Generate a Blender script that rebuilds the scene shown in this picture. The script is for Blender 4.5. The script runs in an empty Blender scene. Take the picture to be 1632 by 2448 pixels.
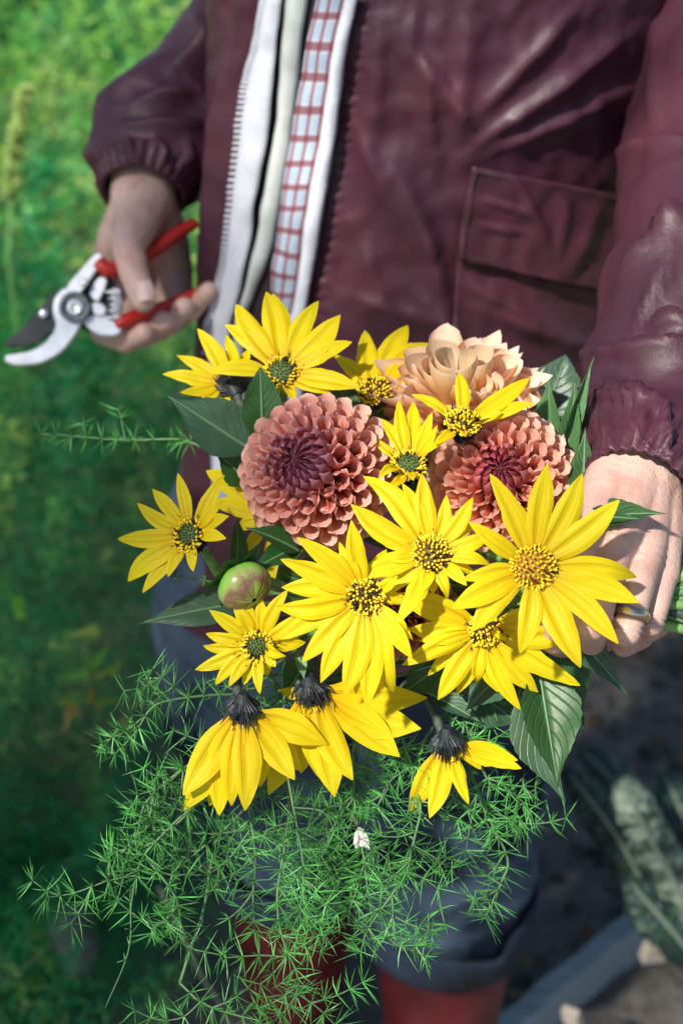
import bpy, math, random
import numpy as np
from mathutils import Vector, Matrix, noise
R = math.radians
random.seed(7); rng = np.random.default_rng(7)
S = bpy.context.scene
COL = S.collection

# ------------------------------------------------------------------ camera
PITCH = R(32); CAMZ = 1.60; FP = 50 / 36 * 2448
cd = bpy.data.cameras.new('camera'); cam = bpy.data.objects.new('camera', cd); COL.objects.link(cam)
cam.location = (0, 0, CAMZ); cam.rotation_euler = (math.pi / 2 - PITCH, 0, 0)
cd.sensor_fit = 'VERTICAL'; cd.sensor_height = 36; cd.sensor_width = 24; cd.lens = 50
cd.clip_start = 0.05; cd.clip_end = 200
cd.dof.use_dof = True; cd.dof.focus_distance = 0.715; cd.dof.aperture_fstop = 6.3; cd.dof.aperture_blades = 7
S.camera = cam
CF = Vector((0, math.cos(PITCH), -math.sin(PITCH))); CU = Vector((0, math.sin(PITCH), math.cos(PITCH))); CR = Vector((1, 0, 0))
CP = Vector((0, 0, CAMZ))

# ------------------------------------------------------------------ light
SUN_EL, SUN_AZ = 47, 222          # azimuth measured clockwise from +y (away from the camera)
W = bpy.data.worlds.new('World'); S.world = W; W.use_nodes = True
nt = W.node_tree; bg = nt.nodes['Background']
sky = nt.nodes.new('ShaderNodeTexSky'); sky.sky_type = 'NISHITA'; sky.sun_disc = False
sky.sun_elevation = R(SUN_EL); sky.sun_rotation = R(SUN_AZ); sky.air_density = 1.0; sky.dust_density = 0.6
nt.links.new(sky.outputs[0], bg.inputs[0]); bg.inputs[1].default_value = 0.058
sl = bpy.data.lights.new('sun', 'SUN'); sl.energy = 3.6; sl.angle = R(2.5); sl.color = (1, .95, .86)
so = bpy.data.objects.new('sun', sl); COL.objects.link(so)
sd = Vector((math.sin(R(SUN_AZ)) * math.cos(R(SUN_EL)), math.cos(R(SUN_AZ)) * math.cos(R(SUN_EL)), math.sin(R(SUN_EL))))
so.rotation_euler = sd.to_track_quat('Z', 'Y').to_euler()
S.view_settings.view_transform = 'Standard'; S.view_settings.look = 'None'
S.view_settings.exposure = 1.15; S.view_settings.gamma = 1
S.cycles.use_denoising = True
S.cycles.max_bounces = 8; S.cycles.transparent_max_bounces = 8

# ------------------------------------------------------------------ helpers
def P(px, py, d):
    return CP + CF * d + CR * (d * (px - 816) / FP) + CU * (d * (1224 - py) / FP)
def cv(x, y, z):                       # direction in camera terms: right, up, towards the camera
    return (CR * x + CU * y - CF * z).normalized()
def px_of(p):
    q = Vector(p) - CP; d = q.dot(CF)
    return 816 + q.dot(CR) / d * FP, 1224 - q.dot(CU) / d * FP, d

def mk(name, verts, faces, mat=None, parent=None, uv=None, smooth=True, tint=None, kind=None):
    v = np.array([tuple(p) for p in verts] if not isinstance(verts, np.ndarray) else verts, dtype=np.float32).reshape(-1, 3)
    org = np.array(parent_world(parent)) if parent else np.zeros(3)
    if not parent and len(v):
        c = (v.min(0) + v.max(0)) / 2; org = np.array([c[0], c[1], v[:, 2].min()])
    v = v - org.astype(np.float32)
    me = bpy.data.meshes.new(name)
    if isinstance(faces, np.ndarray):
        n, k = faces.shape
        me.vertices.add(len(v)); me.vertices.foreach_set('co', v.ravel())
        me.loops.add(n * k); me.loops.foreach_set('vertex_index', faces.astype(np.int32).ravel())
        me.polygons.add(n); me.polygons.foreach_set('loop_start', np.arange(0, n * k, k, dtype=np.int32))
        try: me.polygons.foreach_set('loop_total', np.full(n, k, dtype=np.int32))
        except Exception: pass
        me.update(calc_edges=True); me.validate()
    else:
        me.from_pydata(v.tolist(), [], faces); me.update()
    if uv is not None:
        l = me.uv_layers.new(name='UVMap'); uva = np.array(uv, dtype=np.float32)
        idx = np.empty(len(me.loops), dtype=np.int32); me.loops.foreach_get('vertex_index', idx)
        l.data.foreach_set('uv', uva[idx].ravel())
    if tint is not None:
        a = me.attributes.new('tint', 'FLOAT_COLOR', 'POINT')
        t = np.ones((len(v), 4), dtype=np.float32); t[:, :3] = tint; a.data.foreach_set('color', t.ravel())
    if smooth: me.polygons.foreach_set('use_smooth', np.ones(len(me.polygons), dtype=bool))
    if mat: me.materials.append(mat)
    o = bpy.data.objects.new(name, me); COL.objects.link(o)
    if parent:
        o.parent = parent
        if parent.type == 'MESH' or parent.parent: pass
    else:
        o.location = org
    if kind: o['kind'] = kind
    return o
def parent_world(p):
    w = Vector((0, 0, 0))
    while p:
        w += p.location; p = p.parent
    return w
def tag(o, label, cat, group=None):
    o['label'] = label; o['category'] = cat
    if group: o['group'] = group
    return o
def thing(name, loc, label, cat, group=None):
    o = bpy.data.objects.new(name, None); COL.objects.link(o); o.location = loc; o.empty_display_size = .02
    return tag(o, label, cat, group)

def grid_faces(nu, nv, closed_v=False):
    f = []
    for i in range(nu - 1):
        for j in range(nv if closed_v else nv - 1):
            k = (j + 1) % nv
            f.append((i * nv + j, i * nv + k, (i + 1) * nv + k, (i + 1) * nv + j))
    return f
def catmull(pts, n):
    pts = [Vector(p) for p in pts]
    if len(pts) == 2: return [pts[0].lerp(pts[1], i / n) for i in range(n + 1)]
    q = [pts[0] * 2 - pts[1]] + pts + [pts[-1] * 2 - pts[-2]]; out = []
    seg = len(pts) - 1
    for i in range(n + 1):
        t = i / n * seg; k = min(int(t), seg - 1); u = t - k
        a, b, c, d = q[k:k + 4]
        out.append(.5 * ((2 * b) + (c - a) * u + (2 * a - 5 * b + 4 * c - d) * u * u + (3 * b - a - 3 * c + d) * u ** 3))
    return out
def lerp_list(l, t):
    if not hasattr(l, '__len__'): return l
    x = t * (len(l) - 1); k = min(int(x), len(l) - 2); return l[k] + (l[k + 1] - l[k]) * (x - k)
def tube_vf(pts, rad, seg=8, ref=Vector((0.13, 0.4, 0.9)), squash=1.0, disp=None, cap=True):
    n = len(pts); V = []; UV = []
    side = None
    for i, p in enumerate(pts):
        tg = (pts[min(i + 1, n - 1)] - pts[max(i - 1, 0)]).normalized()
        if side is None:
            side = tg.cross(ref).normalized()
        else:
            side = (side - tg * side.dot(tg)).normalized()
        up = side.cross(tg).normalized()
        r = lerp_list(rad, i / (n - 1))
        sq = lerp_list(squash, i / (n - 1))
        for j in range(seg):
            a = 2 * math.pi * j / seg
            d = (side * math.cos(a) + up * math.sin(a) * sq)
            q = p + d * r
            if disp: q = q + d.normalized() * disp(q, a, i / (n - 1))
            V.append(q); UV.append((j / seg, i / (n - 1)))
    F = grid_faces(n, seg, True)
    if cap:
        F.append(tuple(range(seg - 1, -1, -1))); F.append(tuple((n - 1) * seg + j for j in range(seg)))
    return V, F, UV

class MB:
    def __init__(s): s.v = []; s.f = []; s.uv = []
    def add(s, V, F, UV=None):
        k = len(s.v); s.v += [tuple(p) for p in V]; s.f += [tuple(i + k for i in f) for f in F]
        s.uv += UV if UV else [(0, 0)] * len(V)
        return s
    def tube(s, pts, rad, seg=8, **kw): return s.add(*tube_vf(pts, rad, seg, **kw))
    def box(s, c, ax, ay, az):
        V = [Vector(c) + ax * i + ay * j + az * k for i in (-1, 1) for j in (-1, 1) for k in (-1, 1)]
        return s.add(V, [(0, 1, 3, 2), (4, 6, 7, 5), (0, 4, 5, 1), (2, 3, 7, 6), (0, 2, 6, 4), (1, 5, 7, 3)])
    def build(s, name, mat, parent=None, smooth=True, kind=None): return mk(name, s.v, s.f, mat, parent, s.uv, smooth, kind=kind)

# ------------------------------------------------------------------ materials
class NT:
    def __init__(s, name):
        s.m = bpy.data.materials.new(name); s.m.use_nodes = True; s.t = s.m.node_tree
        s.b = s.t.nodes['Principled BSDF']; s.out = s.t.nodes['Material Output']
    def n(s, typ, **kw):
        o = s.t.nodes.new(typ)
        for k, v in kw.items():
            if k in o.inputs: o.inputs[k].default_value = v
            else: setattr(o, k, v)
        return o
    def l(s, a, b): s.t.links.new(a, b)
    def noise(s, scale, detail=3, vec=None, rough=.55):
        o = s.n('ShaderNodeTexNoise'); o.inputs['Scale'].default_value = scale; o.inputs['Detail'].default_value = detail
        o.inputs['Roughness'].default_value = rough
        if vec: s.l(vec, o.inputs['Vector'])
        return o.outputs['Fac']
    def ramp(s, fac, stops):
        o = s.n('ShaderNodeValToRGB'); e = o.color_ramp.elements
        while len(e) < len(stops): e.new(.5)
        for el, (p, c) in zip(e, stops): el.position = p; el.color = (*c, 1)
        s.l(fac, o.inputs[0]); return o.outputs[0]
    def mix(s, fac, a, b, typ='MIX'):
        o = s.n('ShaderNodeMix', data_type='RGBA', blend_type=typ)
        for i, x in ((0, fac), (6, a), (7, b)):
            if hasattr(x, 'is_output'): s.l(x, o.inputs[i])
            elif i == 0: o.inputs[0].default_value = x
            else: o.inputs[i].default_value = (*x, 1)
        return o.outputs[2]
    def math(s, op, a, b=0.0, c=None):
        o = s.n('ShaderNodeMath', operation=op)
        for i, x in enumerate((a, b, c)):
            if x is None: continue
            if hasattr(x, 'is_output'): s.l(x, o.inputs[i])
            else: o.inputs[i].default_value = x
        return o.outputs[0]
    def uv(s):
        o = s.n('ShaderNodeUVMap'); o.uv_map = 'UVMap'; x = s.n('ShaderNodeSeparateXYZ'); s.l(o.outputs[0], x.inputs[0])
        return x.outputs[0], x.outputs[1], o.outputs[0]
    def obj(s): return s.n('ShaderNodeTexCoord').outputs['Object']
    def gen(s): return s.n('ShaderNodeNewGeometry').outputs['Position']
    def bump(s, h, strength=.3, dist=.002):
        o = s.n('ShaderNodeBump'); o.inputs['Strength'].default_value = strength; o.inputs['Distance'].default_value = dist
        s.l(h, o.inputs['Height']); s.l(o.outputs[0], s.b.inputs['Normal']); return o.outputs[0]
    def base(s, c, rough=.5, **kw):
        if hasattr(c, 'is_output'): s.l(c, s.b.inputs['Base Color'])
        else: s.b.inputs['Base Color'].default_value = (*c, 1)
        s.b.inputs['Roughness'].default_value = rough
        for k, v in kw.items(): s.b.inputs[k].default_value = v
        return s
    def translucent(s, c, fac):
        t = s.n('ShaderNodeBsdfTranslucent')
        if hasattr(c, 'is_output'): s.l(c, t.inputs[0])
        else: t.inputs[0].default_value = (*c, 1)
        m = s.n('ShaderNodeMixShader'); m.inputs[0].default_value = fac
        s.l(s.b.outputs[0], m.inputs[1]); s.l(t.outputs[0], m.inputs[2]); s.l(m.outputs[0], s.out.inputs[0])
        return s
    def backfacing(s): return s.n('ShaderNodeNewGeometry').outputs['Backfacing']

def simple(name, c, rough=.5, var=0, scale=60, bump=0, bdist=.001, **kw):
    t = NT(name)
    if var:
        f = t.noise(scale, 4, t.gen())
        col = t.ramp(f, [(.3, tuple(x * (1 - var) for x in c)), (.7, tuple(min(1, x * (1 + var)) for x in c))])
    else: col = c
    t.base(col, rough, **kw)
    if bump: t.bump(t.noise(scale * 2, 4, t.gen()), bump, bdist)
    return t.m
M = {}
def petal_mat():
    t = NT('yellow_petal'); u, v, uv = t.uv()
    oi = t.n('ShaderNodeObjectInfo')
    base = t.ramp(v, [(0, (.66, .28, .003)), (.14, (.80, .52, .004)), (.36, (.84, .66, .005)), (1, (.85, .72, .007))])
    a = t.math('ABSOLUTE', t.math('SUBTRACT', u, .5))
    g = t.math('ABSOLUTE', t.math('SUBTRACT', a, .17))
    ln = t.math('SUBTRACT', 1.0, t.math('MULTIPLY', g, 22)); ln = t.math('MAXIMUM', ln, 0.0)
    nz = t.noise(90, 3, t.gen())
    fade = t.math('MULTIPLY', ln, t.math('MULTIPLY', t.math('SUBTRACT', 1.12, v), .70))
    fade = t.math('MULTIPLY', fade, t.math('ADD', nz, .35))
    col = t.mix(fade, base, (.52, .30, .004))
    wv = t.math('SINE', t.math('MULTIPLY', u, 75)); fine = t.math('MULTIPLY', t.math('ADD', wv, 1), .025)
    col = t.mix(fine, col, (.68, .46, .004))
    col = t.mix(t.math('MULTIPLY', oi.outputs['Random'], .45), col, (.80, .52, .004))
    col = t.mix(t.math('MULTIPLY', t.noise(38, 3, t.gen()), .28), col, (.80, .70, .03))
    t.base(col, .48); t.b.inputs['Specular IOR Level'].default_value = .25
    t.bump(t.math('ADD', t.math('MULTIPLY', wv, .12), t.math('MULTIPLY', ln, -1.2)), 0.45, .0005)
    t.translucent(t.mix(.35, col, (.95, .74, .0)), .40); return t.m
M['petal'] = petal_mat()
def leaf_mat(name, top, under, rough=.42):
    t = NT(name); u, v, uv = t.uv()
    a = t.math('ABSOLUTE', t.math('SUBTRACT', u, .5))
    vein = t.math('SINE', t.math('MULTIPLY', t.math('ADD', t.math('MULTIPLY', t.noise(55, 2, t.gen()), .06), t.math('SUBTRACT', v, t.math('MULTIPLY', a, .75))), 50))
    vein = t.math('POWER', t.math('MAXIMUM', vein, 0.0), 8)
    nz = t.noise(70, 5, t.gen()); n2 = t.noise(16, 3, t.gen())
    tc = t.mix(nz, tuple(x * .65 for x in top), tuple(x * 1.45 for x in top))
    uc = t.mix(nz, tuple(x * .75 for x in under), tuple(x * 1.25 for x in under))
    tc = t.mix(t.math('MULTIPLY', t.math('POWER', n2, 2.0), .75), tc, (.07, .11, .02))
    tc = t.mix(t.math('MULTIPLY', vein, .28), tc, tuple(min(1, x * 2.3) for x in top))
    uc = t.mix(t.math('MULTIPLY', vein, .3), uc, tuple(x * .55 for x in under))
    col = t.mix(t.backfacing(), tc, uc)
    t.base(col, rough); t.bump(t.math('ADD', t.math('MULTIPLY', vein, -.8), nz), .5, .0009)
    t.translucent(t.mix(.5, col, (.10, .25, .02)), .18); return t.m
M['leaf'] = leaf_mat('leaf_green', (.014, .085, .020), (.055, .115, .07))
M['leaf_grey'] = leaf_mat('leaf_grey_green', (.035, .09, .055), (.085, .14, .11))
M['leaf_light'] = leaf_mat('leaf_fresh_green', (.075, .20, .075), (.06, .15, .06))
M['vein'] = simple('leaf_midrib', (.10, .19, .09), .5)
M['stem'] = simple('stem_green', (.075, .13, .055), .55, .35, 120, .4)
M['stem_light'] = simple('stem_pale_green', (.17, .36, .09), .4, .35, 90, .3)
M['stem_dark'] = simple('stem_hairy_grey', (.055, .075, .06), .7, .5, 400, .8)
M['bract'] = simple('bract_blue_black', (.011, .016, .021), .55, .9, 200, .5)
M['disc_dark'] = simple('disc_brown', (.11, .065, .008), .8, .6, 500, .8)
M['disc_green'] = simple('disc_green', (.085, .13, .03), .8, .6, 700, .8)
M['disc_gold'] = simple('disc_gold', (.42, .21, .012), .8, .5, 600, .8)
M['floret'] = simple('floret_yellow', (.86, .58, .02), .6, .2, 300)
M['floret_dark'] = simple('anther_dark', (.022, .013, .006), .6)
def dahlia_mat(name, edge, edge_fac, deep=(.82, .40, .30)):
    t = NT(name); oi = t.n('ShaderNodeObjectInfo'); u, v, uv = t.uv()
    c = oi.outputs['Color']
    a = t.math('ABSOLUTE', t.math('SUBTRACT', u, .5))
    e = t.math('MAXIMUM', t.math('MULTIPLY', t.math('SUBTRACT', a, .42), 14), t.math('MULTIPLY', t.math('SUBTRACT', v, .93), 14))
    e = t.math('MINIMUM', t.math('MAXIMUM', e, 0.0), 1.0)
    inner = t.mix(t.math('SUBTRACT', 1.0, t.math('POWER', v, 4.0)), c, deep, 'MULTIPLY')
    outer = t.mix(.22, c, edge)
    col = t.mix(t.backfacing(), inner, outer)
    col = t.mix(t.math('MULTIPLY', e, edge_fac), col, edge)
    ln = t.math('SINE', t.math('MULTIPLY', u, 90))
    col = t.mix(t.math('MULTIPLY', t.math('ADD', ln, 1), .022), col, (.4, .1, .08))
    t.base(col, .5); t.b.inputs['Specular IOR Level'].default_value = .25
    t.bump(ln, .15, .0003)
    t.translucent(t.mix(.3, col, (.9, .3, .12)), .24); return t.m
M['dahlia'] = dahlia_mat('dahlia_petal', (.86, .58, .52), .80)
M['dahlia_heart'] = dahlia_mat('dahlia_heart_petal', (.55, .32, .42), .35)
M['dahlia_pale'] = dahlia_mat('dahlia_petal_peach', (.90, .74, .64), .60, (.98, .66, .40))
M['needle'] = simple('asparagus_needle', (.080, .31, .065), .45, .6, 45)
M['needle_stem'] = simple('asparagus_stem', (.09, .19, .07), .5, .25, 60)
def skin():
    t = NT('skin'); p = t.gen()
    n1 = t.noise(45, 4, p); n2 = t.noise(420, 3, p); n3 = t.noise(14, 2, p)
    col = t.ramp(n1, [(.28, (.46, .25, .20)), (.5, (.60, .40, .33)), (.72, (.64, .46, .39))])
    col = t.mix(t.math('MULTIPLY', n3, .35), col, (.52, .27, .22))
    t.base(col, .46); t.b.inputs['Subsurface Weight'].default_value = .18; t.b.inputs['Subsurface Radius'].default_value = (.006, .0025, .0015)
    t.b.inputs['Subsurface Scale'].default_value = .6
    w = t.n('ShaderNodeTexVoronoi'); w.inputs['Scale'].default_value = 620; t.l(p, w.inputs['Vector'])
    t.bump(t.math('ADD', t.math('MULTIPLY', w.outputs['Distance'], .6), t.math('ADD', n2, t.math('MULTIPLY', n1, 1.5))), .32, .0008)
    return t.m
M['skin'] = skin()
M['nail'] = simple('fingernail', (.72, .50, .46), .25)
def jacket():
    t = NT('waxed_maroon_cloth'); p = t.gen()
    n1 = t.noise(9, 5, p); n2 = t.noise(55, 5, p); n3 = t.noise(900, 2, p); n4 = t.noise(28, 4, p, .7)
    col = t.ramp(n1, [(.3, (.046, .011, .024)), (.55, (.072, .017, .033)), (.75, (.104, .027, .041))])
    col = t.mix(t.math('MULTIPLY', n2, .35), col, (.035, .017, .022))
    t.base(col, .42); t.b.inputs['Specular IOR Level'].default_value = .45
    rg = t.ramp(n4, [(.3, (.44,) * 3), (.7, (.58,) * 3)]); t.l(rg, t.b.inputs['Roughness'])
    n5 = t.noise(10, 3, p, .6); rd = t.math('ABSOLUTE', t.math('SUBTRACT', t.math('MULTIPLY', n5, 2.0), 1.0)); rd = t.math('MULTIPLY', t.math('MINIMUM', rd, .35), -1.6)
    t.bump(t.math('ADD', t.math('ADD', t.math('MULTIPLY', rd, .6), t.math('MULTIPLY', n4, .7)), t.math('ADD', t.math('MULTIPLY', n2, .5), t.math('MULTIPLY', n3, .10))), .45, .003)
    return t.m
M['jacket'] = jacket()
M['jacket_dark'] = simple('jacket_gap_shade', (.03, .012, .018), .7, .3, 30)
def denim():
    t = NT('denim'); p = t.gen()
    n1 = t.noise(5.5, 4, p); n2 = t.noise(40, 4, p); n3 = t.noise(1500, 1, p)
    col = t.ramp(n1, [(.35, (.0012, .003, .010)), (.46, (.003, .007, .018)), (.53, (.07, .10, .14)), (.68, (.15, .20, .26))])
    col = t.mix(t.math('MULTIPLY', n2, .25), col, (.008, .014, .028)); col = t.mix(t.math('MULTIPLY', n3, .05), col, (.12, .16, .22)); t.b.inputs['Specular IOR Level'].default_value = .12
    t.base(col, .85); t.bump(n2, .4, .003); return t.m
M['denim'] = denim()
M['denim_inside'] = simple('denim_turned_up', (.022, .036, .062), .9, .95, 11, .3)
M['rubber'] = simple('red_rubber', (.13, .015, .018), .42, .6, 12, .2)
M['tape'] = simple('white_zip_tape', (.60, .62, .68), .7, .08, 300, .3)
M['cream'] = simple('cream_facing', (.50, .53, .50), .7, .1, 60, .3)
def gingham():
    t = NT('gingham_facing'); u, v, uv = t.uv()
    def line(x, n, w, off=0.0):
        f = t.math('FRACT', t.math('ADD', t.math('MULTIPLY', x, n), off)); d = t.math('ABSOLUTE', t.math('SUBTRACT', f, .5))
        return t.math('LESS_THAN', d, w)
    a = line(u, 2.6, .16, .2); b = line(v, 18, .14)
    c2 = line(u, 2.5, .27, .7); d2 = line(v, 18, .28, .5)
    col = t.mix(t.math('MULTIPLY', t.math('MULTIPLY', c2, d2), .55), (.50, .55, .64), (.24, .40, .54))
    col = t.mix(t.math('MULTIPLY', a, .80), col, (.20, .02, .035)); col = t.mix(t.math('MULTIPLY', b, .80), col, (.18, .016, .03))
    t.base(col, .8); t.bump(t.noise(900, 2, t.gen()), .3, .0006); return t.m
M['gingham'] = gingham()
M['steel'] = simple('polished_steel', (.80, .81, .83), .30, .2, 60, .15, .0006, Metallic=.55)
M['steel_grey'] = simple('grey_steel', (.16, .17, .18), .35, .4, 200, .2, Metallic=.7)
M['steel_dark'] = simple('dark_steel_blade', (.030, .033, .036), .35, .3, 90, Metallic=.4)
M['red_grip'] = simple('red_grip', (.48, .022, .014), .42, .15, 60)
M['ring'] = simple('gold_ring', (.62, .52, .36), .22, Metallic=1.0)
M['pearl'] = simple('white_spot', (.72, .70, .64), .6, .1, 200, .4)
def soil():
    t = NT('soil'); p = t.gen(); n1 = t.noise(3, 5, p); n2 = t.noise(26, 6, p, .7); n3 = t.noise(120, 3, p)
    col = t.ramp(n2, [(.25, (.05, .048, .045)), (.5, (.19, .165, .145)), (.72, (.36, .31, .27))])
    col = t.mix(t.math('MULTIPLY', n1, .5), col, (.05, .055, .045))
    t.base(col, .95); t.bump(t.math('ADD', n2, t.math('MULTIPLY', n3, .4)), 1.0, .03); return t.m
M['soil'] = soil()
def wood():
    t = NT('weathered_board'); p = t.obj(); m = t.n('ShaderNodeMapping'); t.l(p, m.inputs[0]); m.inputs['Scale'].default_value = (3, 60, 60)
    n = t.noise(3, 5, m.outputs[0]); col = t.ramp(n, [(.3, (.18, .215, .23)), (.7, (.32, .37, .39))])
    t.base(col, .7); t.bump(n, .5, .003); return t.m
M['wood'] = wood()
M['stick'] = simple('pale_stake', (.48, .42, .34), .8, .25, 50, .4)
def kale():
    t = NT('kale_leaf'); p = t.gen()
    v = t.n('ShaderNodeTexVoronoi'); v.inputs['Scale'].default_value = 95; t.l(p, v.inputs['Vector'])
    n = t.noise(18, 4, p)
    col = t.ramp(n, [(.35, (.012, .035, .028)), (.6, (.03, .07, .05)), (.78, (.16, .23, .17))])
    t.base(col, .38); t.bump(v.outputs['Distance'], 1.0, .006); return t.m
M['kale'] = kale()
def kale_pale():  # pale patches put the sky's reflection into the leaf colour
    t = NT('kale_leaf_sky_sheen'); p = t.gen(); v = t.n('ShaderNodeTexVoronoi'); v.inputs['Scale'].default_value = 110; t.l(p, v.inputs['Vector']); n = t.noise(48, 5, p, .7)
    col = t.ramp(n, [(.34, (.015, .04, .03)), (.48, (.07, .12, .08)), (.58, (.36, .44, .34)), (.8, (.50, .56, .46))])
    t.base(col, .5); t.bump(v.outputs['Distance'], 1.0, .006); return t.m
M['kale_pale'] = kale_pale()
M['kale_rib'] = simple('kale_midrib', (.26, .32, .22), .5, .1, 40)
def tinted(name, rough=.5, tr=.42):
    t = NT(name); a = t.n('ShaderNodeAttribute'); a.attribute_name = 'tint'
    t.base(a.outputs['Color'], rough); t.translucent(a.outputs['Color'], tr); return t.m
M['tint'] = tinted('garden_foliage')
M['bark'] = simple('bark', (.07, .055, .045), .9, .4, 30, .8, .01)
M['hair'] = simple('brown_hair', (.06, .035, .02), .5, .4, 200, .5)

# ================================================================== SETTING
def ground():
    n = 90; xs = np.concatenate([np.linspace(-60, -4, 12), np.linspace(-3.6, 3.6, n), np.linspace(4, 60, 12)])
    ys = np.concatenate([np.linspace(-30, -1, 8), np.linspace(-.6, 6.5, n), np.linspace(7, 90, 14)])
    V = []
    for y in ys:
        for x in xs:
            z = 0 if abs(x) > 3.6 or y > 6.5 or y < -.6 else .018 * noise.noise(Vector((x * 5, y * 5, 0))) + .007 * noise.noise(Vector((x * 22, y * 22, 3)))
            V.append((x, y, z))
    o = mk('ground', V, grid_faces(len(ys), len(xs)), M['soil']); o['kind'] = 'structure'; o.name = 'ground'
ground()

# soil clods and fallen leaves on the path
def litter():
    V = []; F = []; T = []
    def blob(c, r, col):
        k = len(V)
        ax = [Vector((1, 0, 0)), Vector((-1, 0, 0)), Vector((0, 1, 0)), Vector((0, -1, 0)), Vector((0, 0, .7)), Vector((0, 0, -.7))]
        for a in ax: V.append(Vector(c) + a * r * random.uniform(.6, 1.3)); T.append(col)
        for t in ((0, 2, 4), (2, 1, 4), (1, 3, 4), (3, 0, 4), (2, 0, 5), (1, 2, 5), (3, 1, 5), (0, 3, 5)): F.append(tuple(i + k for i in t))
    for i in range(1600):
        x = random.uniform(.1, 1.4); y = random.uniform(1.1, 3.4)
        g = random.uniform(.04, .17); blob((x, y, random.uniform(0, .012)), random.uniform(.006, .022), (g, g * .92, g * .85))
    o = mk('soil_clods', V, F, M['tint'], tint=np.array(T), smooth=False); o['kind'] = 'stuff'
    tag(o, 'dark crumbly soil clods lying on the path', 'soil')
    V.clear(); F.clear(); T.clear()
    for i in range(420):
        x = random.uniform(.15, 1.4); y = random.uniform(1.15, 3.2); a = random.uniform(0, 6.3); L = random.uniform(.012, .04)
        c = random.choice([(.16, .08, .03), (.11, .05, .03), (.05, .09, .02), (.20, .13, .05), (.09, .085, .10), (.25, .13, .07)])
        d = Vector((math.cos(a), math.sin(a), random.uniform(-.3, .3))); s = Vector((-d.y, d.x, random.uniform(-.4, .4)))
        k = len(V); q = Vector((x, y, .022))
        for w in (q, q + d * L * .5 + s * L * .3, q + d * L, q + d * L * .5 - s * L * .3): V.append(w); T.append(c)
        F.append((k, k + 1, k + 2, k + 3))
    o = mk('fallen_leaves', V, F, M['tint'], tint=np.array(T)); o['kind'] = 'stuff'
    tag(o, 'scattered brown and green fallen leaves on the soil path', 'leaf litter')
litter()

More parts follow.
